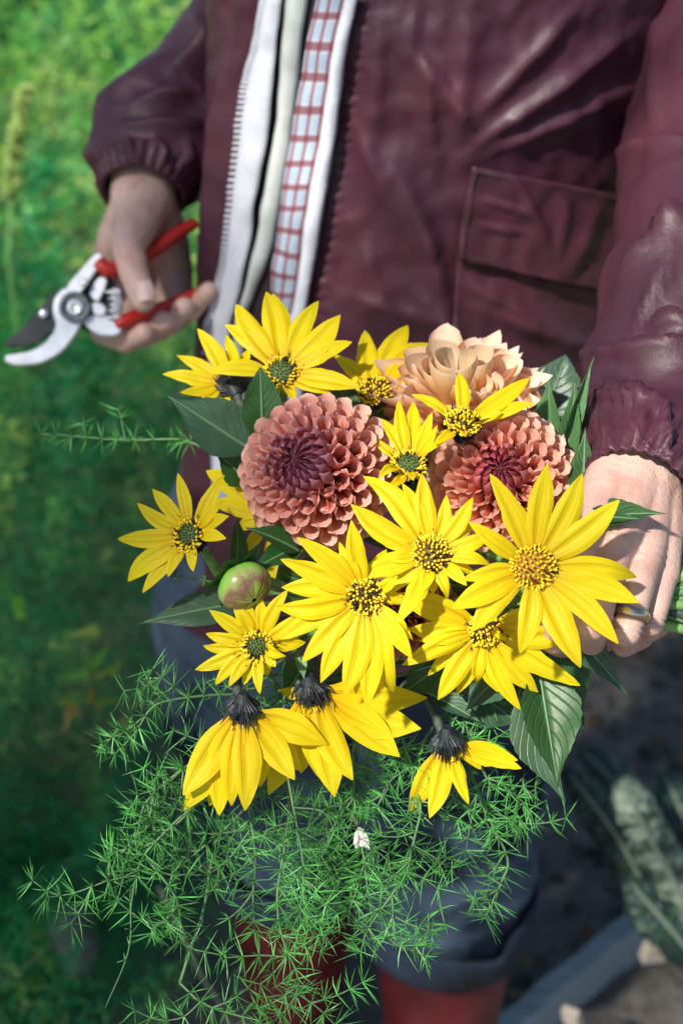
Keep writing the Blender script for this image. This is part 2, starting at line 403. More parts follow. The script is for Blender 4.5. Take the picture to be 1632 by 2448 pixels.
# ---------------- feathery garden growth behind and left of the person
def foliage_bed():
    V = []; F = []; T = []
    def plume(base, top, nb, L, w, col, spread):
        b = np.array(base); ax = np.array(top) - b; H = np.linalg.norm(ax)
        t = rng.random(nb) ** .8
        sway = np.sin(t * 2.2)[:, None] * rng.normal(0, .12 * H, 3)
        p = b + ax * t[:, None] + rng.normal(0, 1, (nb, 3)) * (spread * (1.05 - t))[:, None] + sway * .5
        d = rng.normal(0, 1, (nb, 3)); d[:, 2] += .35; d /= np.linalg.norm(d, axis=1)[:, None]
        s = np.cross(d, rng.normal(0, 1, (nb, 3))); s /= np.linalg.norm(s, axis=1)[:, None]
        LL = L * rng.uniform(.6, 1.3, nb)[:, None]
        k = sum(len(a) for a in V)
        q = np.stack([p - s * w, p + s * w, p + d * LL], 1).reshape(-1, 3)
        V.append(q); F.append(k + np.arange(nb * 3).reshape(-1, 3))
        c = np.array(col) * rng.uniform(.7, 1.3, (nb, 1)) * rng.uniform(.60, 1.45); T.append(np.repeat(c, 3, 0))
    emer = [(.014, .20, .065), (.026, .27, .075), (.018, .24, .10), (.036, .30, .08)]
    lite = [(.20, .52, .09), (.36, .64, .11), (.14, .46, .10), (.48, .66, .17)]
    # near bed, left of the legs
    for i in range(620):
        x = random.uniform(-1.5, -.30); y = random.uniform(1.15, 2.4)
        if x > -.42 and y < 1.3: continue
        h = random.uniform(.18, .50) + .12 * (y - 1.2)
        c = random.choice(emer) if noise.noise(Vector((x * 4, y * 4, 9))) + random.uniform(-.3, .3) < .22 else random.choice(lite)
        plume((x, y, 0), (x + random.uniform(-.12, .12), y + random.uniform(-.12, .1), h), 170, .028, .0011, c, .075)
    for i in range(330):
        x = random.uniform(-.95, -.20); y = random.uniform(.98, 1.45)
        if x > -.30 and y < 1.32: continue
        c = random.choice(emer) if random.random() < .88 else random.choice(lite)
        plume((x, y, 0), (x + random.uniform(-.1, .1), y + random.uniform(-.08, .1), random.uniform(.10, .34)), 150, .024, .0012, c, .06)
    # further growth
    for i in range(480):
        y = random.uniform(2.3, 7.5); x = random.uniform(-.42 * y - .5, .30 * y + .3)
        if x > .12 * y and y < 2.9: continue
        h = random.uniform(.30, .95); f = noise.noise(Vector((x * 2.3, y * 1.6, 4)))
        c = random.choice(lite) if f + random.uniform(-.2, .2) > -.02 else random.choice(emer)
        if f < -.28 and random.random() < .5: continue
        plume((x, y, 0), (x + random.uniform(-.2, .2), y + random.uniform(-.2, .1), h), 230, .06, .0042, c, .15)
    for i in range(9):                                              # broad yellowing leaves low in the bed
        q = P(random.gauss(190, 60), random.gauss(1690, 70), random.uniform(1.55, 1.75)); plume(q, q + Vector((0, 0, .03)), 3, .035, .007, random.choice([(.24, .36, .05), (.34, .24, .05), (.16, .38, .05)]), .01)
    for i in range(150):                                             # taller arching fronds
        y = random.uniform(2.0, 5.2); x = random.uniform(-.40 * y - .3, -.02 * y); h = random.uniform(.55, .95) * (.75 if y < 2.6 else 1)
        a = random.uniform(0, 6.3); lean = random.uniform(.15, .45); f = noise.noise(Vector((x * 2, y * 1.4, 7)))
        c = random.choice(lite) if f > -.12 else random.choice(emer)
        for k in range(11):
            t = .25 + .75 * k / 10; q = (x + lean * t * t * math.cos(a), y + lean * t * t * math.sin(a), h * (t - .18 * t * t))
            b = random.uniform(0, 6.3); r = .20 * (1.15 - t)
            plume(q, (q[0] + r * math.cos(b), q[1] + r * math.sin(b), q[2] + .05), 34, .034, .0024, c, .035)
    o = mk('asparagus_fern_bed', np.concatenate(V), np.concatenate(F), M['tint'], tint=np.concatenate(T), smooth=False)
    o['kind'] = 'stuff'; tag(o, 'feathery green asparagus growth filling the garden bed behind the person', 'foliage')
foliage_bed()

def far_shrubs():
    for k, (x, y, r, h, lab) in enumerate([(-1.75, 5.9, .62, .85, 'low dark leafy shrub deep in the feathery bed'),
                                           (-1.6, 9.2, 1.3, 1.7, 'round green shrub at the far end of the feathery bed'),
                                           (1.2, 9.0, 1.3, 1.8, 'tall green shrub standing directly behind the person'),
                                           (3.6, 8.2, 1.3, 1.6, 'dark shrub beyond the soil path')]):
        t = thing('shrub', (x, y, 0), lab, 'shrub', 'shrubs at the end of the garden')
        mb = MB()
        for j in range(5):
            a = j * 1.26; mb.tube(catmull([(x, y, 0), (x + .2 * math.cos(a), y + .2 * math.sin(a), h * .4), (x + .6 * math.cos(a), y + .6 * math.sin(a), h * .9)], 6), [.03, .008], 5)
        mb.build('trunk', M['bark'], t)
        n = 3500
        d = rng.normal(0, 1, (n, 3)); d /= np.linalg.norm(d, axis=1)[:, None]
        p = np.array([x, y, h * .55]) + d * np.array([r, r * .7, h * .55]) * (rng.random(n) ** .35)[:, None]
        p[:, 2] = np.abs(p[:, 2])
        u = rng.normal(0, 1, (n, 3)); u /= np.linalg.norm(u, axis=1)[:, None]; w = np.cross(u, rng.normal(0, 1, (n, 3))); w /= np.linalg.norm(w, axis=1)[:, None]
        L = .06; q = np.stack([p, p + u * L * .5 + w * L * .3, p + u * L, p + u * L * .5 - w * L * .3], 1).reshape(-1, 3)
        c = np.array([.03, .10, .03]) * rng.uniform(.5, 1.6, (n, 1)); c = np.repeat(c, 4, 0)
        o = mk('crown', q, np.arange(n * 4).reshape(-1, 4), M['tint'], t, tint=c, smooth=False); o['kind'] = 'stuff'
far_shrubs()

def shade_tree():  # unseen tree, added to keep direct sun off the legs and near bed
    rng = np.random.default_rng(21); rnd = random.Random(5)
    x, y = -2.55, -.55
    t = thing('added_shade_tree', (x, y, 0), 'unseen leafy tree added off-frame to cast shade over the bed', 'tree')
    mb = MB(); mb.tube(catmull([(x, y, 0), (x + .05, y, 1.0), (x + .1, y + .02, 2.0), (x + .2, y + .1, 3.0)], 14), [.11, .08, .03], 10)
    for j in range(9):
        a = j * 2.4; z = 1.5 + .16 * j; r = rnd.uniform(.7, 1.1)
        mb.tube(catmull([(x + .08, y, z), (x + .5 * r * math.cos(a), y + .5 * r * math.sin(a), z + .35), (x + r * math.cos(a), y + r * math.sin(a), z + .55)], 8), [.035, .008], 6)
    mb.build('trunk', M['bark'], t)
    n = 6000; c = np.array([-1.62, -.30, 3.0]); cl = rng.normal(0, 1, (90, 3)); cl /= np.linalg.norm(cl, axis=1)[:, None]
    cl = c + cl * np.array([1.05, 1.0, .5]) * (rng.random(90) ** .4)[:, None]
    p = cl[rng.integers(0, 90, n)] + rng.normal(0, .19, (n, 3))
    gap = np.hypot(p[:, 0] + 1.08 + (p[:, 2] - 3.05) * -.62, p[:, 1] + .80 + (p[:, 2] - 3.05) * -.69) < .46  # crown cut open so direct sun reaches the bouquet
    p = p[~gap | (rng.random(n) < .0)]; n = len(p)
    gap = np.hypot(p[:, 0] + .98 + (p[:, 2] - 3.05) * -.62, p[:, 1] + .22 + (p[:, 2] - 3.05) * -.69) < .50  # leaves thinned so part of the sun reaches the jacket
    p = p[~gap | (rng.random(n) < .16)]; n = len(p)
    p = p[(p[:, 0] > -1.75) | (rng.random(n) < .55)]; n = len(p)  # crown thinned on this side to brighten the near bed
    u = rng.normal(0, 1, (n, 3)); u /= np.linalg.norm(u, axis=1)[:, None]; w = np.cross(u, rng.normal(0, 1, (n, 3))); w /= np.linalg.norm(w, axis=1)[:, None]
    L = .085; q = np.stack([p, p + u * L * .5 + w * L * .3, p + u * L, p + u * L * .5 - w * L * .3], 1).reshape(-1, 3)
    o = mk('crown', q, np.arange(n * 4).reshape(-1, 4), M['tint'], t, tint=np.repeat(np.array([.05, .10, .03]) * rng.uniform(.6, 1.4, (n, 1)), 4, 0), smooth=False); o['kind'] = 'stuff'
shade_tree()

# pale seed spike standing in the bed and dry twigs lying low in it
def spike():
    pts = catmull([P(20, 620, 2.3), P(28, 480, 2.3), P(42, 330, 2.28), P(66, 212, 2.26)], 14)
    base = pts[0].copy(); base.z = 0
    t = thing('seed_spike', base, 'pale yellow-green seed spike rising out of the feathery bed', 'plant')
    mb = MB().tube([base] + pts, .003, 6); mb.build('stem', M['stem_light'], t)
    mb = MB()
    for i in range(150):
        k = random.uniform(.35, 1); p = lerp_list(pts, k); a = random.uniform(0, 6.3); d = Vector((math.cos(a), math.sin(a), .5))
        mb.tube([p, p + d * .016], [.006, .002], 5)
    o = mb.build('seed_head', simple('seed_head', (.24, .34, .08), .7, .3, 80), t); o['kind'] = 'stuff'
spike()
M['dry'] = simple('dry_stalk', (.16, .17, .12), .8, .3, 60)
def twig(pts, r, lab):
    o = MB().tube(catmull(pts, 16), [r, r * .7, r * .35], 6).build('dry_twig', M['dry'])
    tag(o, lab, 'twig')
twig([P(0, 2350, 1.75), P(60, 2310, 1.72), P(120, 2260, 1.70), P(165, 2215, 1.70)], .002, 'pale dry twig slanting low in the green bed')
twig([P(380, 2120, 1.5), P(440, 2240, 1.5), P(480, 2330, 1.49), P(520, 2390, 1.48), P(560, 2470, 1.47)], .0026, 'grey-green bare stalk slanting in front of the dark boot')
def stone():
    c = P(180, 2240, 1.72); V = []; n = 12; m = 8
    for i in range(m + 1):
        for j in range(n):
            th = math.pi * i / m; a = 2 * math.pi * j / n; d = Vector((math.sin(th) * math.cos(a) * .028, math.sin(th) * math.sin(a) * .03, math.cos(th) * .055))
            V.append(c + d * (1 + .35 * noise.noise(d * 40)))
    o = mk('stone', V, grid_faces(m + 1, n, True), simple('pale_stone', (.10, .105, .10), .8, .3, 60, .5)); tag(o, 'pale grey stone half hidden in the low green bed', 'stone')
stone()

# ---------------- raised bed boards, stakes
def plank(name, a, b, h, th, label, parent=None):
    a = Vector(a); b = Vector(b); d = (b - a); L = d.length; d.normalize(); s = Vector((-d.y, d.x, 0)); n = 14
    V = []
    prof = [(-th / 2, 0), (-th / 2, h - .004), (-th / 2 + .004, h), (th / 2 - .004, h), (th / 2, h - .004), (th / 2, 0)]
    for i in range(n + 1):
        c = a + d * (L * i / n); wob = .003 * noise.noise(Vector((i * .7, h * 9, 2)))
        for (u, z) in prof: V.append(c + s * (u + wob) + Vector((0, 0, z + wob)))
    F = grid_faces(n + 1, 6, True) + [tuple(range(5, -1, -1)), tuple(n * 6 + j for j in range(6))]
    return mk(name, V, F, M['wood'], parent, smooth=False)
A = Vector((.10, 1.075, 0)); B = Vector((.405, 1.345, 0)); D = Vector((1.25, .95, 0))
rb = thing('raised_bed', B, 'grey-blue weathered board raised bed beside the red boots', 'raised bed')
plank('board', A - (B - A) * .3, B, .12, .032, '', rb); plank('board', B + Vector((.02, .018, 0)), D, .12, .032, '', rb)
MB().box(B + Vector((.012, .022, .07)), Vector((.017, .012, 0)), Vector((-.012, .017, 0)), Vector((0, 0, .07))).build('corner_post', M['wood'], rb, False)
MB().tube([P(1535, 2203, 1.90), P(1535, 2203, 1.90) - CF * .004], [.012, .010], 10).build('screw_head', M['stick'], rb)
V = []; nx = 24
for i in range(nx):
    for j in range(nx):
        u = i / (nx - 1); v = j / (nx - 1); a = (A - (B - A) * .3).lerp(B, u); p = a + (D - B) * v
        V.append((p.x, p.y, .055 + .02 * noise.noise(Vector((p.x * 14, p.y * 14, 1)))))
mk('bed_soil', V, grid_faces(nx, nx), M['soil'], rb)
def stake(p0, p1, r, lab):
    p0 = Vector(p0); p1 = Vector(p1); ax = (p1 - p0); u = ax.cross(Vector((0, .3, 1))).normalized() * r; w = ax.cross(u).normalized() * r * .5
    o = MB().box((p0 + p1) / 2, ax / 2, u, w).build('wooden_stake', M['stick'], None, False); tag(o, lab, 'stake')
stake(P(1555, 2290, 1.74), P(1585, 2225, 1.70), .014, 'broad pale wooden stake leaning behind the bed corner post')
stake(P(1610, 2260, 1.70), P(1618, 2225, 1.68), .009, 'narrow pale wooden stake next to the broad stake')
stake(P(1362, 2418, 1.64), P(1374, 2460, 1.66), .010, 'short pale wooden stake stuck by the front of the bed board')

# ---------------- kale plant
def kale_leaf(pts, width, mat, t, curl=.35, seed=0):
    pts = catmull([P(*p) for p in pts], 26); n = len(pts); m = 11; V = []; UV = []
    for i, p in enumerate(pts):
        tt = i / (n - 1); tg = (pts[min(i + 1, n - 1)] - pts[max(i - 1, 0)]).normalized()
        view = (CP - p).normalized(); s = tg.cross(view).normalized(); nn = s.cross(tg).normalized()
        if nn.dot(view) < 0: nn = -nn
        w = width * math.sin(math.pi * min(1, .12 + tt * .86)) ** .6
        for j in range(m):
            u = j / (m - 1) * 2 - 1
            q = p + s * w * u + nn * (-curl * w * u * u) + nn * .008 * noise.noise(Vector((tt * 16 + seed, u * 5, seed))) + s * .006 * abs(u) * noise.noise(Vector((tt * 24, u, seed + 5)))
            V.append(q); UV.append((j / (m - 1), tt))
    o = mk('leaf', V, grid_faces(n, m), mat, t, UV)
    so_ = o.modifiers.new('thick', 'SOLIDIFY'); so_.thickness = .0015
    lp = [p + (CP - p).normalized() * .003 for p in pts[:-2]]
    MB().tube(lp, [.0035, .0025, .001], 6).build('midrib', M['kale_rib'], o)
kb = Vector((.62, 1.42, .05))
kt = thing('kale_plant', kb, 'arching dark kale plant with blistered leaves, sky sheen painted pale, in the raised bed', 'plant')
MB().tube(catmull([kb, kb + Vector((.02, -.03, .14)), P(1690, 2330, 1.66)], 8), [.014, .011], 8).build('stalk', M['kale_rib'], kt)
kale_leaf([(1690, 2330, 1.66), (1620, 2130, 1.60), (1555, 2010, 1.57), (1500, 1900, 1.56), (1470, 1850, 1.58)], .025, M['kale_pale'], kt, .5, 1)
kale_leaf([(1690, 2330, 1.70), (1560, 2150, 1.68), (1480, 2010, 1.66), (1400, 1900, 1.65), (1345, 1840, 1.66)], .026, M['kale'], kt, .4, 2)
kale_leaf([(1690, 2330, 1.66), (1610, 2230, 1.62), (1540, 2150, 1.61), (1500, 2100, 1.62)], .030, M['kale'], kt, .5, 3)
kale_leaf([(1690, 2330, 1.66), (1680, 2150, 1.66), (1640, 1980, 1.68), (1600, 1880, 1.72), (1580, 1850, 1.75)], .034, M['kale'], kt, .4, 4)
kale_leaf([(1690, 2330, 1.72), (1580, 2080, 1.75), (1500, 1920, 1.78), (1430, 1830, 1.82), (1380, 1790, 1.85)], .030, M['kale'], kt, .5, 5)

# ================================================================== PERSON
FEET = Vector((.05, 1.15, 0))
person = thing('person', FEET, 'person in maroon waxed jacket, blue jeans and red boots holding bouquet and pruning shears', 'person')

# ---- fold fields traced on the cloth
def ridge(px, py, L):
    s = 0.0
    for (x0, y0, x1, y1, w, amp) in L:
        dx, dy = x1 - x0, y1 - y0; l2 = dx * dx + dy * dy; t = ((px - x0) * dx + (py - y0) * dy) / l2
        tc = min(1, max(0, t)); ex = px - (x0 + dx * tc); ey = py - (y0 + dy * tc)
        side = (ex * -dy + ey * dx) / math.sqrt(l2)
        d = math.hypot(ex, ey); ww = w * (1.1 if side > 0 else .5)
        s += amp * math.exp(-(math.sqrt((d / ww) ** 2 + .03) - .17) * 1.5) * (math.sin(math.pi * (.12 + .76 * tc)))
    return s
JF = [(1010, 130, 1130, 300, 40, .010), (1140, 330, 1470, 90, 42, .013), (1150, 250, 1350, 30, 45, .010), (1020, 160, 1040, 380, 35, .008),
      (1090, 340, 1120, 20, 50, .008), (1180, 350, 1490, 210, 38, .010), (940, 380, 1060, 640, 45, .008), (860, 300, 960, 520, 45, .006),
      (1010, 500, 1080, 800, 40, .009), (870, 560, 950, 800, 55, .007), (1100, 660, 1330, 780, 40, .008), (920, 40, 900, 330, 40, .006),
      (1000, 0, 985, 120, 26, .006), (1130, 720, 1420, 830, 40, .007), (1220, 420, 1290, 560, 22, .004), (1330, 470, 1310, 600, 18, .004),
      (1150, 460, 1240, 490, 14, .004), (1140, 520, 1240, 540, 14, .004), (1400, 480, 1340, 640, 20, .004), (1000, 690, 1160, 860, 40, .008),
      (560, 60, 520, 700, 26, .006), (850, 700, 1050, 760, 40, .006)]
def jacket_disp(px, py):
    h = ridge(px, py, JF)
    v = Vector((px / 150, py / 210, 0)); h += .0035 * noise.noise(v) + .0035 * (1 - abs(noise.noise(v * 1.7 + Vector((9, 3, 1))))) + .0016 * noise.noise(v * 4.2)
    x = 872 - (py) * .155                       # puckered seam beside the zip
    if abs(px - x) < 30 and 0 < py < 900: h += .0022 * math.sin(py / 4.6 + 1.3 * noise.noise(Vector((py / 40, 0, 0)))) * math.exp(-((px - x) / 14) ** 2)
    return h
TX, TY = .068, 1.135
def torso_ab(z):
    t = (z - .80) / .6
    return .188 - .012 * max(0, min(1, t)) + .050 * max(0, 1 - t * 1.45) ** 1.5, .128
def in_torso(p):
    a, b = torso_ab(p.z); return ((p.x - TX - (.012 if p.z > 1.2 else 0) * (p.z - 1.2) / .2) / a) ** 2 + ((p.y - TY) / b) ** 2
def torso_hit(px, py):
    lo, hi = .8, None
    d = .85
    while d < 1.6:
        if in_torso(P(px, py, d)) < 1: hi = d; break
        d += .01
    if hi is None: return None
    lo = hi - .01
    for _ in range(14):
        m = (lo + hi) / 2
        if in_torso(P(px, py, m)) < 1: hi = m
        else: lo = m
    return hi
def torso_normal(p):
    a, b = torso_ab(p.z); return Vector(((p.x - TX) / a ** 2, (p.y - TY) / b ** 2, 0)).normalized()
def on_torso(px, py, off):
    d = torso_hit(px, py)
    if d is None:
        d = 1.16
        for k in range(60):
            q = torso_hit(px + (k if px < 900 else -k), py)
            if q: d = q; break
    p = P(px, py, d); return p + (torso_normal(p) * (jacket_disp(px, py) + off) if off is not None else 0)

def torso():
    nu, nz = 300, 210; V = []; UV = []
    for i in range(nz):
        z = .80 + .68 * i / (nz - 1); a, b = torso_ab(z); sh = max(0, (z - 1.38) / .10); k = 1 - .35 * sh ** 2
        for j in range(nu):
            th = 2 * math.pi * j / nu
            ox = (.012 if z > 1.2 else 0) * (z - 1.2) / .2
            p = Vector((TX + ox + a * math.cos(th) * k, TY + b * math.sin(th) * (1 - .25 * sh ** 2), z))
            n = Vector((math.cos(th) / a, math.sin(th) / b, 0)).normalized()
            x, y, d = px_of(p)
            front = max(0, -n.y + .35); h = jacket_disp(x, y) * min(1, front * 2)
            V.append(p + n * h); UV.append((j / nu, i / nz))
    return mk('jacket', V, grid_faces(nz, nu, True), M['jacket'], person, UV)
jk = torso()
def patch(name, L, Rr, off, mat, parent, n=60, m=6, bulge=.0, thick=.0015):
    Lp = [Vector((x, y, 0)) for x, y in L]; Rp = [Vector((x, y, 0)) for x, y in Rr]
    l = catmull(Lp, n); r = catmull(Rp, n); V = []; UV = []
    for i in range(n + 1):
        for j in range(m + 1):
            u = j / m; q = l[i].lerp(r[i], u); V.append(on_torso(q.x, q.y, off + bulge * math.sin(math.pi * u))); UV.append((u, i / n))
    o = mk(name, V, grid_faces(n + 1, m + 1), mat, parent, UV)
    s_ = o.modifiers.new('thick', 'SOLIDIFY'); s_.thickness = thick; s_.offset = 0
    return o
def cz(l): return [(480 + x * .3401, y * .3401) for x, y in l]
tapeL = cz([(545, -120), (530, 0), (480, 300), (415, 550), (365, 1000), (300, 1500), (250, 1900), (205, 2150), (160, 2400), (170, 3500)])
tapeR = cz([(650, -120), (632, 0), (600, 300), (575, 600), (530, 1000), (462, 1400), (410, 1750), (335, 2100), (280, 2400), (300, 3500)])
crL = cz([(665, -120), (650, 0), (625, 350), (590, 800), (540, 1150), (485, 1500), (425, 1800), (355, 2100), (300, 2400), (310, 3500)])
crR = cz([(805, -120), (790, 0), (745, 400), (690, 850), (645, 1200), (598, 1500), (530, 1800), (430, 2040), (360, 2400), (420, 3500)])
giL = cz([(880, -120), (855, 0), (775, 400), (700, 850), (650, 1200), (615, 1500), (570, 1800), (545, 2100), (530, 2400), (560, 3500)])
giR = cz([(1060, -120), (1040, 0), (965, 400), (895, 850), (835, 1200), (790, 1500), (745, 1850), (705, 2100), (660, 2400), (700, 3500)])
t2R = cz([(1145, -120), (1120, 0), (1045, 400), (985, 850), (925, 1250), (880, 1550), (825, 1850), (785, 2100), (740, 2400), (780, 3500)])
dkR = cz([(1000, -120), (980, 0), (900, 400), (800, 850), (750, 1200), (700, 1500), (650, 1800), (610, 2100), (600, 2400), (640, 3500)])
patch('front_gap_shade', tapeL, dkR, .0035, M['jacket_dark'], jk)  # dark strip painted in as the shade in the gaps of the open front
patch('zip_tape', tapeL, tapeR, .011, M['tape'], jk, bulge=.003)
patch('cream_facing', crL, crR, .008, M['cream'], jk, bulge=.005)
patch('gingham_facing', giL, giR, .008, M['gingham'], jk, m=8, bulge=.002)
patch('zip_tape', giR, t2R, .010, M['tape'], jk, bulge=.003)
mb = MB(); tl = catmull([Vector((x, y, 0)) for x, y in tapeL], 105)
for q in tl:
    if q.y > 860: continue
    c = on_torso(q.x - 4, q.y, .0125); mb.box(c, CR * .0026, CU * .0008, CF * .0014)
o = mb.build('zip_teeth', M['tape'], jk, False); o['kind'] = 'stuff'
# front panel lip beside the zip
patch('front_placket', cz([(300, -120), (290, 0), (235, 450), (165, 850), (118, 1200), (95, 1500), (82, 1800), (75, 2150), (40, 2500), (-90, 3500)]),
      cz([(530, -120), (522, 0), (470, 300), (408, 550), (358, 1000), (293, 1500), (243, 1900), (198, 2150), (150, 2500), (150, 3500)]), .006, M['jacket'], jk, bulge=.007, m=8, thick=.002)
# pocket flap, pocket edge and stitching
pk = patch('pocket_flap', [(1120, 382), (1108, 450), (1096, 530), (1087, 602)], [(1480, 462), (1474, 540), (1466, 620), (1458, 692)], .0095, M['jacket'], jk, n=40, m=50, bulge=.002, thick=.004)
patch('pocket_bag', [(1090, 606), (1082, 700), (1076, 800), (1070, 900)], [(1452, 694), (1440, 780), (1430, 860), (1420, 960)], .0035, M['jacket'], jk, n=30, m=40, thick=.002)
mb = MB()
for (a, b) in (((1126, 392), (1098, 594)), ((1126, 392), (1468, 468)), ((1098, 592), (1450, 680))):
    n = 44
    for i in range(n):
        x = a[0] + (b[0] - a[0]) * (i + .5) / n; y = a[1] + (b[1] - a[1]) * (i + .5) / n
        dx, dy = (b[0] - a[0]) / n * .33, (b[1] - a[1]) / n * .33
        mb.tube([on_torso(x - dx, y - dy, .0125), on_torso(x + dx, y + dy, .0125)], .0006, 5)
o = mb.build('stitching', simple('stitch_thread', (.05, .03, .03), .6), pk); o['kind'] = 'stuff'

# ---- sleeves
def sleeve(name, pts, rad, folds, seed, cuff_len, seg=96, n=150, amp=.007):
    pp = catmull([P(*p) for p in pts], n)
    def disp(q, a, t):
        x, y, d = px_of(q)
        f = ridge(x, y, folds) if (CP - q).dot(q - lerp_list(pp, t)) > -.01 else 0
        v = Vector((q.x * 9, q.y * 9, q.z * 17 + seed))
        env = .35 + .65 * t
        h = 1.6 * amp * env * (.6 - abs(noise.noise(v)) * 2.2) + amp * .25 * noise.noise(v * 2.3) + amp * .16 * (.5 - abs(noise.noise(Vector((q.x * 34, q.y * 34, q.z * 60 + seed)))) * 1.8)
        c = max(0, (t - (1 - cuff_len)) / cuff_len)
        if c > 0:
            h = h * (1 - min(1, c * 3)) - .002 * min(1, c * 3) + (.0025 * math.sin(a * 30 + .8 * noise.noise(Vector((a * 2, t * 14, seed)))) + .0010 * noise.noise(Vector((a * 7, t * 60, seed)))) * min(1, c * 3) * (1 - .55 * c ** 6)
        return h + f
    V, F, UV = tube_vf(pp, rad, seg, disp=disp, cap=False)
    # turn the hem inward
    k = len(V) - seg; e = (pp[-1] - pp[-2]).normalized(); c0 = pp[-1]
    for g in range(1, 4):
        for j in range(seg): q = V[k + j]; V.append(q.lerp(c0, .06 * g) - e * .006 * g * (g > 1))
    n2 = len(V) // seg
    UV = [(j / seg, i / n2) for i in range(n2) for j in range(seg)]
    return mk(name, V, grid_faces(n2, seg, True), M['jacket'], jk, UV), pp
LS = [(1500, 362, 1660, 340, 30, .016), (1560, 585, 1680, 575, 20, .020), (1480, 690, 1650, 560, 34, .014), (1540, 775, 1680, 760, 18, .018),
      (1425, 850, 1650, 800, 24, .016), (1455, 905, 1575, 940, 14, .012), (1410, 940, 1560, 948, 15, .010), (1545, 960, 1520, 1050, 12, .008), (1590, 940, 1600, 1080, 14, .008),
      (1450, 980, 1455, 1060, 14, .006), (1620, 640, 1500, 800, 26, .010), (1580, 60, 1560, 300, 30, .008)]
sl1, lpath = sleeve('sleeve', [(1850, -260, 1.18), (1830, 0, 1.10), (1778, 320, 1.02), (1755, 620, .94), (1690, 850, .85), (1618, 1030, .795), (1562, 1135, .757), (1526, 1192, .742)],
             [.088, .086, .082, .078, .070, .051, .0370, .0335], LS, 3, .24)
RS = [(420, 160, 560, 60, 40, .012), (330, 240, 500, 215, 30, .016), (290, 290, 520, 300, 26, .012), (470, 210, 520, 320, 24, .010), (240, 350, 380, 345, 24, .010),
      (310, 330, 330, 400, 16, .007), (380, 330, 400, 400, 16, .007), (450, 340, 440, 420, 16, .007), (470, 40, 500, 140, 28, .010)]
sl2, rpath = sleeve('sleeve', [(690, -330, 1.26), (650, -80, 1.25), (590, 70, 1.235), (480, 220, 1.21), (385, 320, 1.19), (358, 390, 1.172), (345, 440, 1.16), (340, 466, 1.155)],
             [.056, .056, .054, .052, .056, .051, .041, .037], RS, 8, .20)

# ---- body: hands built of tapering chains, remeshed to one skin
def sphere_vf(c, r, sub=(10, 14), stretch=None):
    V = []; n, m = sub
    for i in range(1, n):
        for j in range(m):
            th = math.pi * i / n; a = 2 * math.pi * j / m
            V.append(Vector(c) + Vector((math.sin(th) * math.cos(a), math.sin(th) * math.sin(a), math.cos(th))) * r)
    F = grid_faces(n - 1, m, True); F = [tuple(reversed(f)) for f in F]
    V.append(Vector(c) + Vector((0, 0, r))); V.append(Vector(c) - Vector((0, 0, r))); t = len(V) - 2; b = t + 1
    for j in range(m): F.append((t, j, (j + 1) % m)); F.append((b, (n - 2) * m + (j + 1) % m, (n - 2) * m + j))
    return V, F
def chain(mb, pts, step=.3, sub=(10, 14)):
    for (p, r), (q, s) in zip(pts, pts[1:]):
        p = Vector(p); q = Vector(q); L = (q - p).length; n = max(1, int(L / (min(r, s) * step)))
        for i in range(n + 1):
            t = i / n; mb.add(*sphere_vf(p.lerp(q, t), r + (s - r) * t, sub))
def remesh(mb, vox, smooth, fac=.5):
    o = mb.build('tmp', None); m = o.modifiers.new('r', 'REMESH'); m.mode = 'VOXEL'; m.voxel_size = vox
    s_ = o.modifiers.new('s', 'SMOOTH'); s_.iterations = smooth; s_.factor = fac
    bpy.context.view_layer.update()
    ev = o.evaluated_get(bpy.context.evaluated_depsgraph_get()); me = ev.to_mesh()
    V = np.empty(len(me.vertices) * 3, dtype=np.float32); me.vertices.foreach_get('co', V); V = V.reshape(-1, 3) + np.array(o.location, dtype=np.float32)
    F = [tuple(p.vertices) for p in me.polygons]; ev.to_mesh_clear()
    d = o.data; bpy.data.objects.remove(o); bpy.data.meshes.remove(d); return V, F
def H(l, k=1): return [(P(x, y, d), r * .001 * k) for x, y, d, r in l]
# left hand round the stems
mb = MB()
chain(mb, H([(1600, 1000, .805, 25), (1545, 1100, .768, 24.5), (1518, 1160, .752, 24.5)]))
chain(mb, H([(1500, 1110, .757, 20), (1450, 1200, .735, 16), (1398, 1285, .720, 11.5)]))
chain(mb, H([(1515, 1120, .755, 22), (1500, 1200, .735, 17), (1474, 1296, .7185, 11.3)]))
chain(mb, H([(1530, 1120, .757, 22), (1534, 1220, .737, 16), (1538, 1332, .722, 10.6)]))
chain(mb, H([(1545, 1120, .760, 20), (1568, 1240, .742, 15), (1580, 1372, .730, 9.4)]))
chain(mb, H([(1398, 1285, .720, 11.2), (1345, 1440, .703, 9.2), (1322, 1525, .725, 8.4), (1350, 1545, .752, 7.4)]))
chain(mb, H([(1474, 1296, .7185, 10.0), (1444, 1400, .708, 8.2), (1418, 1492, .704, 8.5), (1412, 1532, .728, 7.6), (1445, 1525, .755, 7.4)]))
chain(mb, H([(1538, 1332, .722, 9.6), (1520, 1425, .711, 7.8), (1497, 1510, .7075, 8.2), (1490, 1538, .732, 7.3), (1530, 1520, .757, 7.2)]))
chain(mb, H([(1580, 1372, .730, 8.6), (1570, 1440, .721, 6.8), (1556, 1490, .719, 7.0), (1550, 1508, .740, 6.2), (1572, 1496, .760, 6.2)]))
chain(mb, H([(1480, 1160, .760, 18), (1420, 1260, .775, 14), (1370, 1340, .785, 11), (1345, 1420, .780, 9.5), (1345, 1480, .768, 8.2)]))
LV, LF = remesh(mb, .0009, 8)
